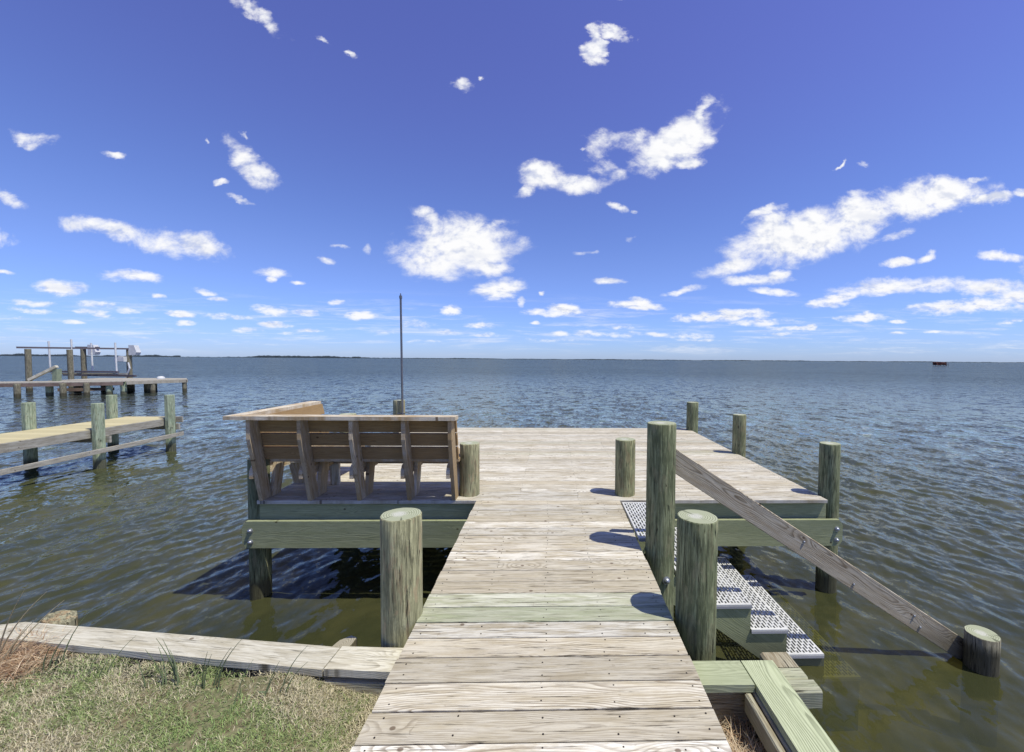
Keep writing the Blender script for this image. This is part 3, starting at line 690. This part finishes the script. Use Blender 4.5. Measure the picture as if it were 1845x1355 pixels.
s=MB(); s.rod((-35.2,35.95,1.0),(-35.1,35.95,.5),.06,n=8); s.rod((-35.1,35.95,.5),(-35.45,35.95,-.3),.06,n=8); s.build('conduit',M_WHITE,lf)
for (px,py,z0_,z1_) in ((-39.6,34.3,.25,2.66),(-37.2,33.7,.25,2.80),(-37.2,35.1,.3,2.56),(-35.0,34.8,.1,2.60)):
    s=MB(); s.rod((px,py,z0_),(px-.05,py,z1_),.06,.06,n=12); s.build('guide_pole',M_WHITE,lf)
span(lf,(-39.7,34.2,.27),(-34.9,34.8,.25),0,.14,.2,M_STEEL,'cradle_beam'); span(lf,(-39.7,34.5,.10),(-34.5,35.1,.08),0,.10,.2,M_GREYW,'bunk_board'); span(lf,(-39.7,35.3,-.02),(-34.3,35.6,-.10),0,.16,.2,M_STEEL,'cradle_beam')

# ------------------------------------------------------------------ duck blind, far shore
db=thing('duck_blind',(262,279,-1.1),'small dark brown brush covered hunting blind standing far out on the water at the right','duck blind')
def clump(parent,name,c,sx,sy,sz,n,size,m,kind=None):
    P_=rng.uniform(-1,1,(n,3)); V=[];F=[]
    for k_,(a,b_,d_) in enumerate(P_):
        u_=Vector(rng.normal(0,1,3)).normalized(); v_=u_.orthogonal().normalized(); sz_=size*rng.uniform(.5,1.3)
        o_=Vector((c[0]+a*sx,c[1]+b_*sy,c[2]+d_*sz)); q=len(V)
        V+= [o_-u_*sz_-v_*sz_*.5,o_+u_*sz_-v_*sz_*.5,o_+u_*sz_+v_*sz_*.5,o_-u_*sz_+v_*sz_*.5]; F.append((q,q+1,q+2,q+3))
    me=bpy.data.meshes.new(name); me.from_pydata([tuple(v-wloc(parent)) for v in V],[],F); me.materials.append(m)
    o=bpy.data.objects.new(name,me); COL.objects.link(o); o.parent=parent; return o
s=MB(); s.board((262,279,.35),X,Y,Zv,6.6,3.,1.7,ch=.1); s.build('wall',M_BLIND,db)
clump(db,'brush_cover',(261.6,278.6,.4),3.4,1.8,1.0,500,.35,M_BLIND)
s=MB()
for q in (-4,-2.,0,2.,4):
    s=MB(); s.rod((262+q*.9,278,-2.5),(262+q*.9,278,.2),.12,n=8); s.build('stilt',M_BLIND,db)
s=MB(); s.board((266.2,279,.1),X,Y,Zv,2.0,2.4,.15); s.rod((267.1,278,-2.5),(267.1,278,.9),.1,n=8); s.rod((266,278,-2.5),(266,278,.9),.1,n=8); s.build('landing',M_BLIND,db)

def treeline(name,az0,az1,dist,hf,label,m,depth=60,n=900):
    """far wooded shore: ridged canopy volume, beach foot at the water"""
    V=[];F=[]; N_=n
    for k_ in range(N_+1):
        u_=az0+(az1-az0)*k_/N_; h_=max(.6,hf(k_/N_))
        for (dd2,zz2) in ((0,WZ-1),(3,WZ+.8),(5,WZ+h_*.7),(depth*.3,WZ+h_),(depth,WZ+h_*.95),(depth*1.1,WZ-1)):
            r_=dist+dd2; j_=random.uniform(-.18,.18)*h_ if zz2>WZ+1 else 0
            V.append((u_*r_,r_,zz2+j_))
    for k_ in range(N_):
        for q in range(5): F.append((k_*6+q,(k_+1)*6+q,(k_+1)*6+q+1,k_*6+q+1))
    me=bpy.data.meshes.new(name); me.from_pydata(V,[],F); me.materials.append(m)
    o=bpy.data.objects.new(name,me); COL.objects.link(o); return tag(o,label,'wooded shore',kind='stuff')
def nz(seed,fs,am):
    r_=random.Random(seed); ph=[(f_*r_.uniform(.8,1.2),r_.uniform(0,6.28),a_) for f_,a_ in zip(fs,am)]
    return lambda q: sum(a_*math.sin(f_*q*6.28+p_) for f_,p_,a_ in ph)
n1=nz(1,[3,7,15,31],[2.5,2.2,1.2,1.]); n2=nz(2,[4,9,21,44],[1.,1.,.8,.6]); n3=nz(5,[5,11,23,51,90],[1.1,.8,.6,.5,.4])
treeline('wooded_shore',-1.60,-.86,2600,lambda q: 12.5+n1(q)-5*q,'thin line of far trees on the horizon behind the boat lift',M_SHORE)
treeline('wooded_shore',-.90,-.36,3000,lambda q: 3.0+n2(q)+11.*sm(.30,.42,q)*(1-sm(.62,1.,q))+ (3 if .80<q<.84 else 0),'slightly taller low wooded island on the horizon behind the corner bench',M_SHORE)
treeline('wooded_shore',-.40,1.5,3600,lambda q: 5.8+n3(q)-1.0*q,'hair thin dark shoreline along the right half of the horizon',M_SHORE,n=1500)
# ------------------------------------------------------------------ water
m,t=mat('sound_water')
pos=t.n('ShaderNodeNewGeometry').outputs['Position']; px_,py_,pz_=t.xyz(pos)
dist=t.vmath('LENGTH',t.comb(px_,py_,0.))
def slope(scale,det,rgh,k,st=(1.,1.,1.),dis=.3):
    nd=t.n('ShaderNodeTexNoise',{'Vector':t.vmath('MULTIPLY',pos,st),'Scale':scale,'Detail':det,'Roughness':rgh,'Distortion':dis})
    v_=t.vmath('MULTIPLY',t.vmath('SUBTRACT',nd.outputs['Color'],(.5,.5,.5)),(1.,1.,0.))
    return t.vmath('MULTIPLY',v_,t.comb(k,k,0.))
n0=t.n('ShaderNodeNewGeometry').outputs['Normal']
gus=t.map(t.noise(t.comb(px_,py_,0.),.05,3.,.6),.3,.7,.75,1.25)
s1=slope(11.,4.,.65,t.map(dist,4.,12.,.36,.85),(1.,.6,1.))
s2=slope(1.7,6.,.72,t.math('MULTIPLY',t.map(dist,5.,26.,.14,1.5),gus),(1.,.75,1.))
s3=slope(.12,6.,.75,t.map(dist,40.,300.,.0,.6),(1.,.9,1.))
nrm=t.n('ShaderNodeVectorMath',{0:t.vmath('ADD',t.vmath('ADD',n0,s1),t.vmath('ADD',s2,s3))},operation='NORMALIZE').outputs[0]
pt=t.noise(t.comb(px_,py_,0.),1.4,4.,.6,.6)
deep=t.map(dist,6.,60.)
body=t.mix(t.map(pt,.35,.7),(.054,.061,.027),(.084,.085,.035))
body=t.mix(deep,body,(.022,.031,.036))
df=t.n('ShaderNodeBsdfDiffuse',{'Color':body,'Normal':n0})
tr=t.n('ShaderNodeBsdfTransparent',{'Color':(.68,.66,.30,1)})
tm=t.math('MULTIPLY',t.map(dist,4.,12.,1.,0.),.40)
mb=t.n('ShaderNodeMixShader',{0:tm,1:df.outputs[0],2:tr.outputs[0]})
gl=t.n('ShaderNodeBsdfGlossy',{'Color':(.92,.96,.90,1),'Roughness':t.map(dist,5.,60.,.05,.10),'Normal':nrm})
fz=t.n('ShaderNodeFresnel',{'IOR':1.333,'Normal':nrm})
ff=t.math('MULTIPLY',fz.outputs[0],t.map(dist,12.,90.,1.,.52),clamp=True)
ms=t.n('ShaderNodeMixShader',{0:ff,1:mb.outputs[0],2:gl.outputs[0]})
t.n('ShaderNodeOutputMaterial',{0:ms.outputs[0]}); M_WATER=m

def waves():
    na=1150; r=[1.6]
    while r[-1]<14000: 
        q=r[-1]; r.append(q+max(.013,min(q*q/1900.,q*.045)))
    r=np.array(r); az=np.linspace(R(-100),R(100),na)
    RR,AZ=np.meshgrid(r,az,indexing='ij'); x=RR*np.sin(AZ); y=RR*np.cos(AZ)
    dr=np.gradient(r)[:,None]*np.ones_like(AZ); da=RR*(az[1]-az[0]); sp=np.maximum(np.abs(dr),da)
    h=np.zeros_like(x); w=np.random.default_rng(5); N_=110
    # gusts: wave strength varies over the surface
    gust=.75+.5*vnoise(x.ravel(),y.ravel(),.22,3).reshape(x.shape)
    calm=np.clip((RR-2)/9,.30,1.)
    for k_ in range(N_):
        lam=.13*(1.35/.13)**w.random(); th=w.normal(0,.55); kx,ky=np.cos(th)*2*np.pi/lam,np.sin(th)*2*np.pi/lam
        ph=w.random()*6.28; amp=.034*lam/(2*np.pi)*(.45 if lam>.6 else 1.3 if lam<.36 else .65)
        fade=np.clip((lam/sp-2.2)/2.5,0,1)
        if fade.max()<=0: continue
        a_=kx*x+ky*y+ph; h+=amp*fade*(np.sin(a_)+.22*np.sin(2*a_+1.2))
    h*=gust*calm*1.0
    V=np.stack([x,y,h],-1).reshape(-1,3); nr=len(r)
    i=np.arange((nr-1))[:,None]*na+np.arange(na-1)[None,:]; i=i.ravel()
    Q=np.stack([i,i+1,i+na+1,i+na],1)
    me=bpy.data.meshes.new('water'); me.vertices.add(len(V)); me.vertices.foreach_set('co',V.astype(np.float32).ravel())
    me.loops.add(Q.size); me.loops.foreach_set('vertex_index',Q.astype(np.int32).ravel())
    me.polygons.add(len(Q)); me.polygons.foreach_set('loop_start',(np.arange(len(Q))*4).astype(np.int32)); me.polygons.foreach_set('loop_total',np.full(len(Q),4,np.int32))
    me.polygons.foreach_set('use_smooth',np.ones(len(Q),bool)); me.update(calc_edges=True); me.materials.append(M_WATER)
    o=bpy.data.objects.new('water',me); COL.objects.link(o); o.location=(0,0,WZ); o['kind']='structure'
    # the sun's light should reach down through the surface
    return o
waves()
m,t=mat('lake_bed_sand'); pos=t.n('ShaderNodeNewGeometry').outputs['Position']
nn_=t.noise(pos,2.2,5.,.65,.5); c=t.mix(t.map(nn_,.35,.65),(.10,.095,.035),(.27,.24,.11)); M_BED=finish(m,t,c,.9,nn_,.3,.05)
sheet('lake_bed',lambda x,y:-1.62-.06*max(0,min(y-2,12))+.05*math.sin(x*1.7)*math.sin(y*1.3),np.arange(-30,31,1.),np.arange(-2,40,1.),M_BED)

# ------------------------------------------------------------------ sky, clouds, sun
sd=Vector((.44,-.19,1.)).normalized(); EL=math.asin(sd.z); AZ_=math.atan2(sd.x,sd.y)
W=bpy.data.worlds.new('World'); S.world=W; W.use_nodes=True; W.node_tree.nodes.clear(); t=T(W.node_tree)
sky=t.n('ShaderNodeTexSky',sky_type='NISHITA'); sky.sun_disc=False; sky.sun_elevation=EL; sky.sun_rotation=AZ_
sky.altitude=0; sky.air_density=1.0; sky.dust_density=.25; sky.ozone_density=1.5
dr=t.n('ShaderNodeTexCoord').outputs['Generated']; dx,dy,dz=t.xyz(dr)
dyc=t.math('MAXIMUM',dy,.05); u=t.math('DIVIDE',dx,dyc); v=t.math('DIVIDE',dz,dyc)
# small wind-torn displacement of the outlines; finer towards the horizon
hz=t.math('ADD',v,.10)
pu=t.math('DIVIDE',u,hz); pv=t.math('MULTIPLY',t.math('LOGARITHM',hz,2.718),1.5)
nv=t.comb(pu,pv,0.)
wn=t.n('ShaderNodeTexNoise',{'Vector':t.comb(t.math('MULTIPLY',u,7.),t.math('MULTIPLY',v,11.),0.),'Scale':1.,'Detail':6.,'Roughness':.62})
wd=t.vmath('SUBTRACT',wn.outputs['Color'],(.5,.5,.5))
uv0=t.comb(u,v,0.)
uv=t.vmath('ADD',uv0,t.vmath('MULTIPLY',t.vmath('MULTIPLY',wd,t.comb(hz,hz,0.)),(.22,.14,0.)))
uc,vc,_q=t.xyz(uv)
CL="-0.664,0.771,0.0616,0.0234,-32,1.00;-0.529,0.734,0.0112,0.0186,20,0.50;-0.462,0.689,0.0225,0.0112,-20,0.50;-0.220,0.623,0.0253,0.0139,-15,0.60;-0.178,0.643,0.0114,0.0102,-20,0.45;-1.172,0.491,0.0437,0.0158,-12,0.90;-0.988,0.450,0.0270,0.0098,-8,0.80;-0.705,0.454,0.0523,0.0324,-45,0.95;-0.679,0.421,0.0499,0.0250,-25,1.00;-0.703,0.515,0.0099,0.0075,0,0.50;-0.789,0.488,0.0099,0.0062,0,0.45;-0.756,0.400,0.0187,0.0075,0,0.55;-0.711,0.364,0.0350,0.0075,-14,0.70;-1.231,0.357,0.0462,0.0183,-25,0.90;-1.017,0.292,0.0888,0.0210,-9,1.00;-0.857,0.260,0.0996,0.0299,-9,1.00;-0.965,0.181,0.0708,0.0137,-4,1.00;-1.121,0.155,0.0531,0.0173,-6,1.00;-1.242,0.189,0.0269,0.0049,-8,0.70;-1.186,0.118,0.0468,0.0099,-4,0.85;-1.181,0.100,0.0542,0.0074,-4,0.80;-1.041,0.115,0.0521,0.0099,-3,0.85;-1.057,0.100,0.0521,0.0062,-2,0.75;-0.974,0.103,0.0274,0.0075,-5,0.70;-1.102,0.078,0.0322,0.0050,0,0.60;-1.033,0.093,0.0249,0.0050,0,0.60;-0.953,0.073,0.0250,0.0037,0,0.60;-0.648,0.198,0.0391,0.0114,-5,0.90;-0.651,0.181,0.0152,0.0101,0,0.80;-0.588,0.172,0.0177,0.0051,0,0.75;-0.528,0.227,0.0228,0.0089,-8,0.75;-0.495,0.254,0.0228,0.0051,-5,0.55;-0.432,0.251,0.0153,0.0089,20,0.40;-0.800,0.151,0.0301,0.0075,-5,0.60;-0.772,0.136,0.0226,0.0063,0,0.75;-0.903,0.136,0.0162,0.0062,0,0.80;-0.861,0.098,0.0326,0.0075,0,0.90;-0.845,0.079,0.0213,0.0063,0,0.80;-0.779,0.096,0.0428,0.0088,-3,0.85;-0.721,0.093,0.0278,0.0063,-3,0.80;-0.650,0.110,0.0506,0.0114,-6,0.90;-0.638,0.076,0.0381,0.0076,-4,0.85;-0.708,0.064,0.0455,0.0063,-2,0.75;-0.574,0.105,0.0356,0.0076,-3,0.80;-0.568,0.062,0.0357,0.0064,-2,0.70;-0.449,0.101,0.0563,0.0102,-3,0.95;-0.503,0.132,0.0229,0.0076,5,0.80;-0.217,0.266,0.1157,0.0592,4,1.15;-0.268,0.225,0.0720,0.0360,0,1.10;-0.285,0.332,0.0588,0.0153,-18,0.85;-0.142,0.314,0.0283,0.0129,30,0.80;-0.137,0.214,0.0362,0.0181,-5,0.85;-0.129,0.163,0.0597,0.0221,6,1.00;-0.238,0.112,0.0233,0.0103,3,0.90;-0.166,0.078,0.0338,0.0078,-3,0.80;-0.316,0.077,0.0516,0.0129,0,0.70;-0.396,0.063,0.0437,0.0077,3,0.70;-0.254,0.061,0.0414,0.0078,0,0.80;-0.160,0.057,0.0442,0.0065,0,0.80;0.101,0.716,0.0180,0.0385,-8,0.95;0.146,0.752,0.0308,0.0167,-10,0.75;0.155,0.823,0.0205,0.0102,0,0.60;0.292,0.517,0.1019,0.0392,35,1.15;0.348,0.571,0.0196,0.0470,-12,0.90;0.146,0.499,0.0675,0.0272,12,1.00;0.264,0.494,0.0809,0.0287,5,1.00;0.316,0.469,0.0367,0.0157,0,0.90;0.069,0.486,0.0168,0.0065,-5,0.60;0.388,0.565,0.0210,0.0105,25,0.60;-0.021,0.420,0.0490,0.0336,-10,1.05;0.056,0.411,0.0830,0.0233,8,1.00;0.128,0.439,0.0416,0.0195,-10,0.90;-0.062,0.390,0.0232,0.0155,30,0.80;0.148,0.358,0.0287,0.0104,-5,0.75;0.191,0.353,0.0105,0.0052,0,0.60;0.192,0.289,0.0157,0.0066,15,0.60;0.080,0.254,0.0300,0.0065,10,0.65;0.133,0.187,0.0368,0.0079,3,0.80;0.315,0.166,0.0530,0.0093,10,0.85;0.007,0.110,0.0733,0.0118,2,1.00;0.020,0.120,0.0367,0.0118,0,1.00;-0.075,0.136,0.0104,0.0130,0,0.70;-0.023,0.158,0.0091,0.0052,0,0.60;-0.042,0.084,0.0118,0.0039,0,0.70;0.197,0.128,0.0607,0.0119,0,1.00;0.210,0.137,0.0317,0.0106,-5,1.00;0.599,0.297,0.1538,0.0508,12,1.20;0.533,0.270,0.0828,0.0400,8,1.10;0.724,0.347,0.0806,0.0430,18,1.10;0.510,0.350,0.0824,0.0106,20,0.75;0.447,0.223,0.0932,0.0200,12,1.00;0.816,0.301,0.0433,0.0122,15,0.90;0.484,0.189,0.0748,0.0120,4,1.00;0.529,0.164,0.0563,0.0094,-4,0.95;0.537,0.202,0.0268,0.0120,20,0.90;0.905,0.394,0.1109,0.0406,7,1.15;1.034,0.392,0.0762,0.0150,10,1.00;0.991,0.435,0.0407,0.0095,18,0.70;1.124,0.410,0.0273,0.0123,0,0.90;0.680,0.460,0.0227,0.0053,32,0.60;0.743,0.463,0.0187,0.0067,10,0.50;0.830,0.239,0.0353,0.0108,4,0.90;0.900,0.253,0.0299,0.0109,22,0.65;1.083,0.256,0.0521,0.0137,-2,1.00;0.832,0.183,0.1468,0.0190,4,1.05;0.684,0.153,0.0648,0.0135,15,1.00;0.664,0.137,0.0540,0.0095,8,0.90;1.051,0.179,0.1099,0.0192,-2,1.05;1.012,0.139,0.1511,0.0165,6,1.05;1.121,0.156,0.0607,0.0248,0,1.00;0.740,0.105,0.0624,0.0109,4,0.95;0.833,0.098,0.0191,0.0055,0,0.70;1.117,0.101,0.0359,0.0069,5,0.85;0.403,0.102,0.1121,0.0120,2,1.00;0.436,0.112,0.0695,0.0094,0,1.00;0.497,0.091,0.0859,0.0107,0,0.90;0.578,0.077,0.0674,0.0067,0,0.80;0.623,0.078,0.0149,0.0081,0,0.80;0.538,0.064,0.0538,0.0054,0,0.70;0.125,0.060,0.1319,0.0079,-2,0.70;0.271,0.060,0.1262,0.0080,0,0.75;0.020,0.060,0.0289,0.0066,0,0.80;0.007,0.046,0.0866,0.0066,0,0.60;0.151,0.076,0.0422,0.0066,0,0.85;0.836,0.069,0.0273,0.0041,0,0.70;0.918,0.075,0.0247,0.0041,3,0.70;-0.600,0.057,0.0382,0.0051,0,0.55;-1.213,0.083,0.0493,0.0049,0,0.55;-0.306,0.041,0.0646,0.0052,0,0.45;0.351,0.049,0.0801,0.0053,0,0.50;1.186,0.232,0.0552,0.0414,0,1.00;-1.302,0.277,0.0730,0.0243,-10,1.00;1.289,0.366,0.0828,0.0552,0,1.00"
BL=[tuple(map(float,s_.split(','))) for s_ in CL.split(';')]
lowk=t.map(v,.10,.26)
def cn(du,dv,det):
    A_=t.noise(t.comb(t.math('MULTIPLY_ADD',u,11.,du*11.),t.math('MULTIPLY_ADD',v,15.,dv*15.),0.),1.,det,.64,.2)
    B_=t.noise(t.comb(t.math('MULTIPLY_ADD',u,19.,du*11.),t.math('MULTIPLY_ADD',v,46.,dv*22.),0.),1.,det,.62,.15)
    return t.math('ADD',t.math('MULTIPLY',A_,lowk),t.math('MULTIPLY',B_,t.math('SUBTRACT',1.,lowk)))
nz1=cn(0.,0.,8.); nz2=cn(0.,0.,4.); nz3=cn(.007,.016,4.); nz4=t.noise(t.comb(t.math('MULTIPLY',u,9.),t.math('MULTIPLY',v,22.),3.),1.,3.,.6)
# the camera phone renders the sky violet blue high up
tint=t.mix(t.map(dz,.70,.95),t.mix(t.map(dz,.22,.62),t.mix(t.map(dz,.0,.24),TINT_LO,TINT_MID),TINT_HI),(1.,1.,1.1))
skc=t.mix(1.,sky.outputs[0],tint,'MULTIPLY')
STR=.10
bg1=t.n('ShaderNodeBackground',{'Color':skc,'Strength':STR})
haz=t.map(dz,.0,.14,.85,1.)
vn=t.noise(t.comb(t.math('MULTIPLY',u,4.5),t.math('MULTIPLY',v,60.),7.),1.,6.,.68,.4)
veil=t.math('MULTIPLY',t.math('MULTIPLY',t.map(vn,.47,.72,0.,.55),t.math('MULTIPLY',t.map(v,.0,.035),t.map(v,.07,.17,1.,0.))),t.math('GREATER_THAN',dy,.06))
def cloudbg(fld,gate=None):
    dens=t.math('MAXIMUM',t.math('POWER',t.map(fld,-.16,.80),1.15),veil)
    if gate is not None: dens=t.math('MULTIPLY',dens,gate)
    und=t.math('ADD',t.map(t.math('SUBTRACT',nz3,nz2),-.02,.16,0.,.85),t.map(nz4,.5,.68,0.,.45),clamp=True)
    cc=t.mix(t.math('MULTIPLY',und,.80),(.97,.97,.98),(.60,.65,.80))
    bg=t.n('ShaderNodeBackground',{'Color':cc,'Strength':1.02})
    return t.n('ShaderNodeMixShader',{0:t.math('MULTIPLY',dens,haz),1:bg1.outputs[0],2:bg.outputs[0]}).outputs[0]
# each cloud patch is an ellipse in sky direction (a quadratic in u, v); three are evaluated per vector
UU=t.comb(uc,uc,uc); VV=t.comb(vc,vc,vc); U2=t.vmath('MULTIPLY',UU,UU); UV=t.vmath('MULTIPLY',UU,VV); V2=t.vmath('MULTIPLY',VV,VV)
def mad(a_,k_,c_): return t.n('ShaderNodeVectorMath',{0:a_,1:k_,2:c_},operation='MULTIPLY_ADD').outputs[0]
while len(BL)%3: BL.append((5.,5.,.01,.01,0,.5))
run=None
for g_ in range(0,len(BL),3):
    K=[]
    for (cu,cv,ra,rb,rot,wt) in BL[g_:g_+3]:
        ra*=1.10; rb*=1.10; c_,s_=math.cos(R(rot)),math.sin(R(rot))
        a1,b1,c1=c_/ra,s_/ra,-(c_*cu+s_*cv)/ra; a2,b2,c2=-s_/rb,c_/rb,-(-s_*cu+c_*cv)/rb
        K.append((-(a1*a1+a2*a2),-2*(a1*b1+a2*b2),-(b1*b1+b2*b2),-2*(a1*c1+a2*c2),-2*(b1*c1+b2*c2),wt*wt+(.34 if ra<.045 else .06)-c1*c1-c2*c2))
    K=[tuple(k[i] for k in K) for i in range(6)]
    q=mad(U2,K[0],K[5]); q=mad(UV,K[1],q); q=mad(V2,K[2],q); q=mad(UU,K[3],q); q=mad(VV,K[4],q)
    run=q if run is None else t.vmath('MAXIMUM',run,q)
ra_,rb_,rc_=t.xyz(run); best=t.math('MULTIPLY',t.math('MAXIMUM',ra_,t.math('MAXIMUM',rb_,rc_)),.62)
best=t.math('MAXIMUM',best,-2.)
fld=t.math('ADD',best,t.math('MULTIPLY_ADD',nz1,2.6,-1.27))
out=cloudbg(fld,t.math('GREATER_THAN',dy,.06))
# clouds elsewhere in the sky (behind the photographer)
gen=t.noise(t.vmath('MULTIPLY',dr,(3.,3.,6.)),1.6,6.,.6)
gb=cloudbg(t.math('MULTIPLY_ADD',gen,4.,-2.5),t.map(dz,.02,.1))
out=t.n('ShaderNodeMixShader',{0:t.math('LESS_THAN',dy,-.05),1:out,2:gb}).outputs[0]
t.n('ShaderNodeOutputWorld',{0:out})
W.cycles.sampling_method='MANUAL'; W.cycles.sample_map_resolution=512

sl=bpy.data.lights.new('sun','SUN'); sl.energy=4.6; sl.angle=R(.53); sl.color=(1.,.96,.85)
so=bpy.data.objects.new('sun',sl); COL.objects.link(so); so.rotation_euler=sd.to_track_quat('Z','Y').to_euler(); so.location=(3,-2,9)
S.view_settings.view_transform='Standard'; S.view_settings.look='None'; S.view_settings.gamma=1; S.view_settings.exposure=0
S.cycles.max_bounces=8; S.cycles.transparent_max_bounces=12
S.render.film_transparent=False
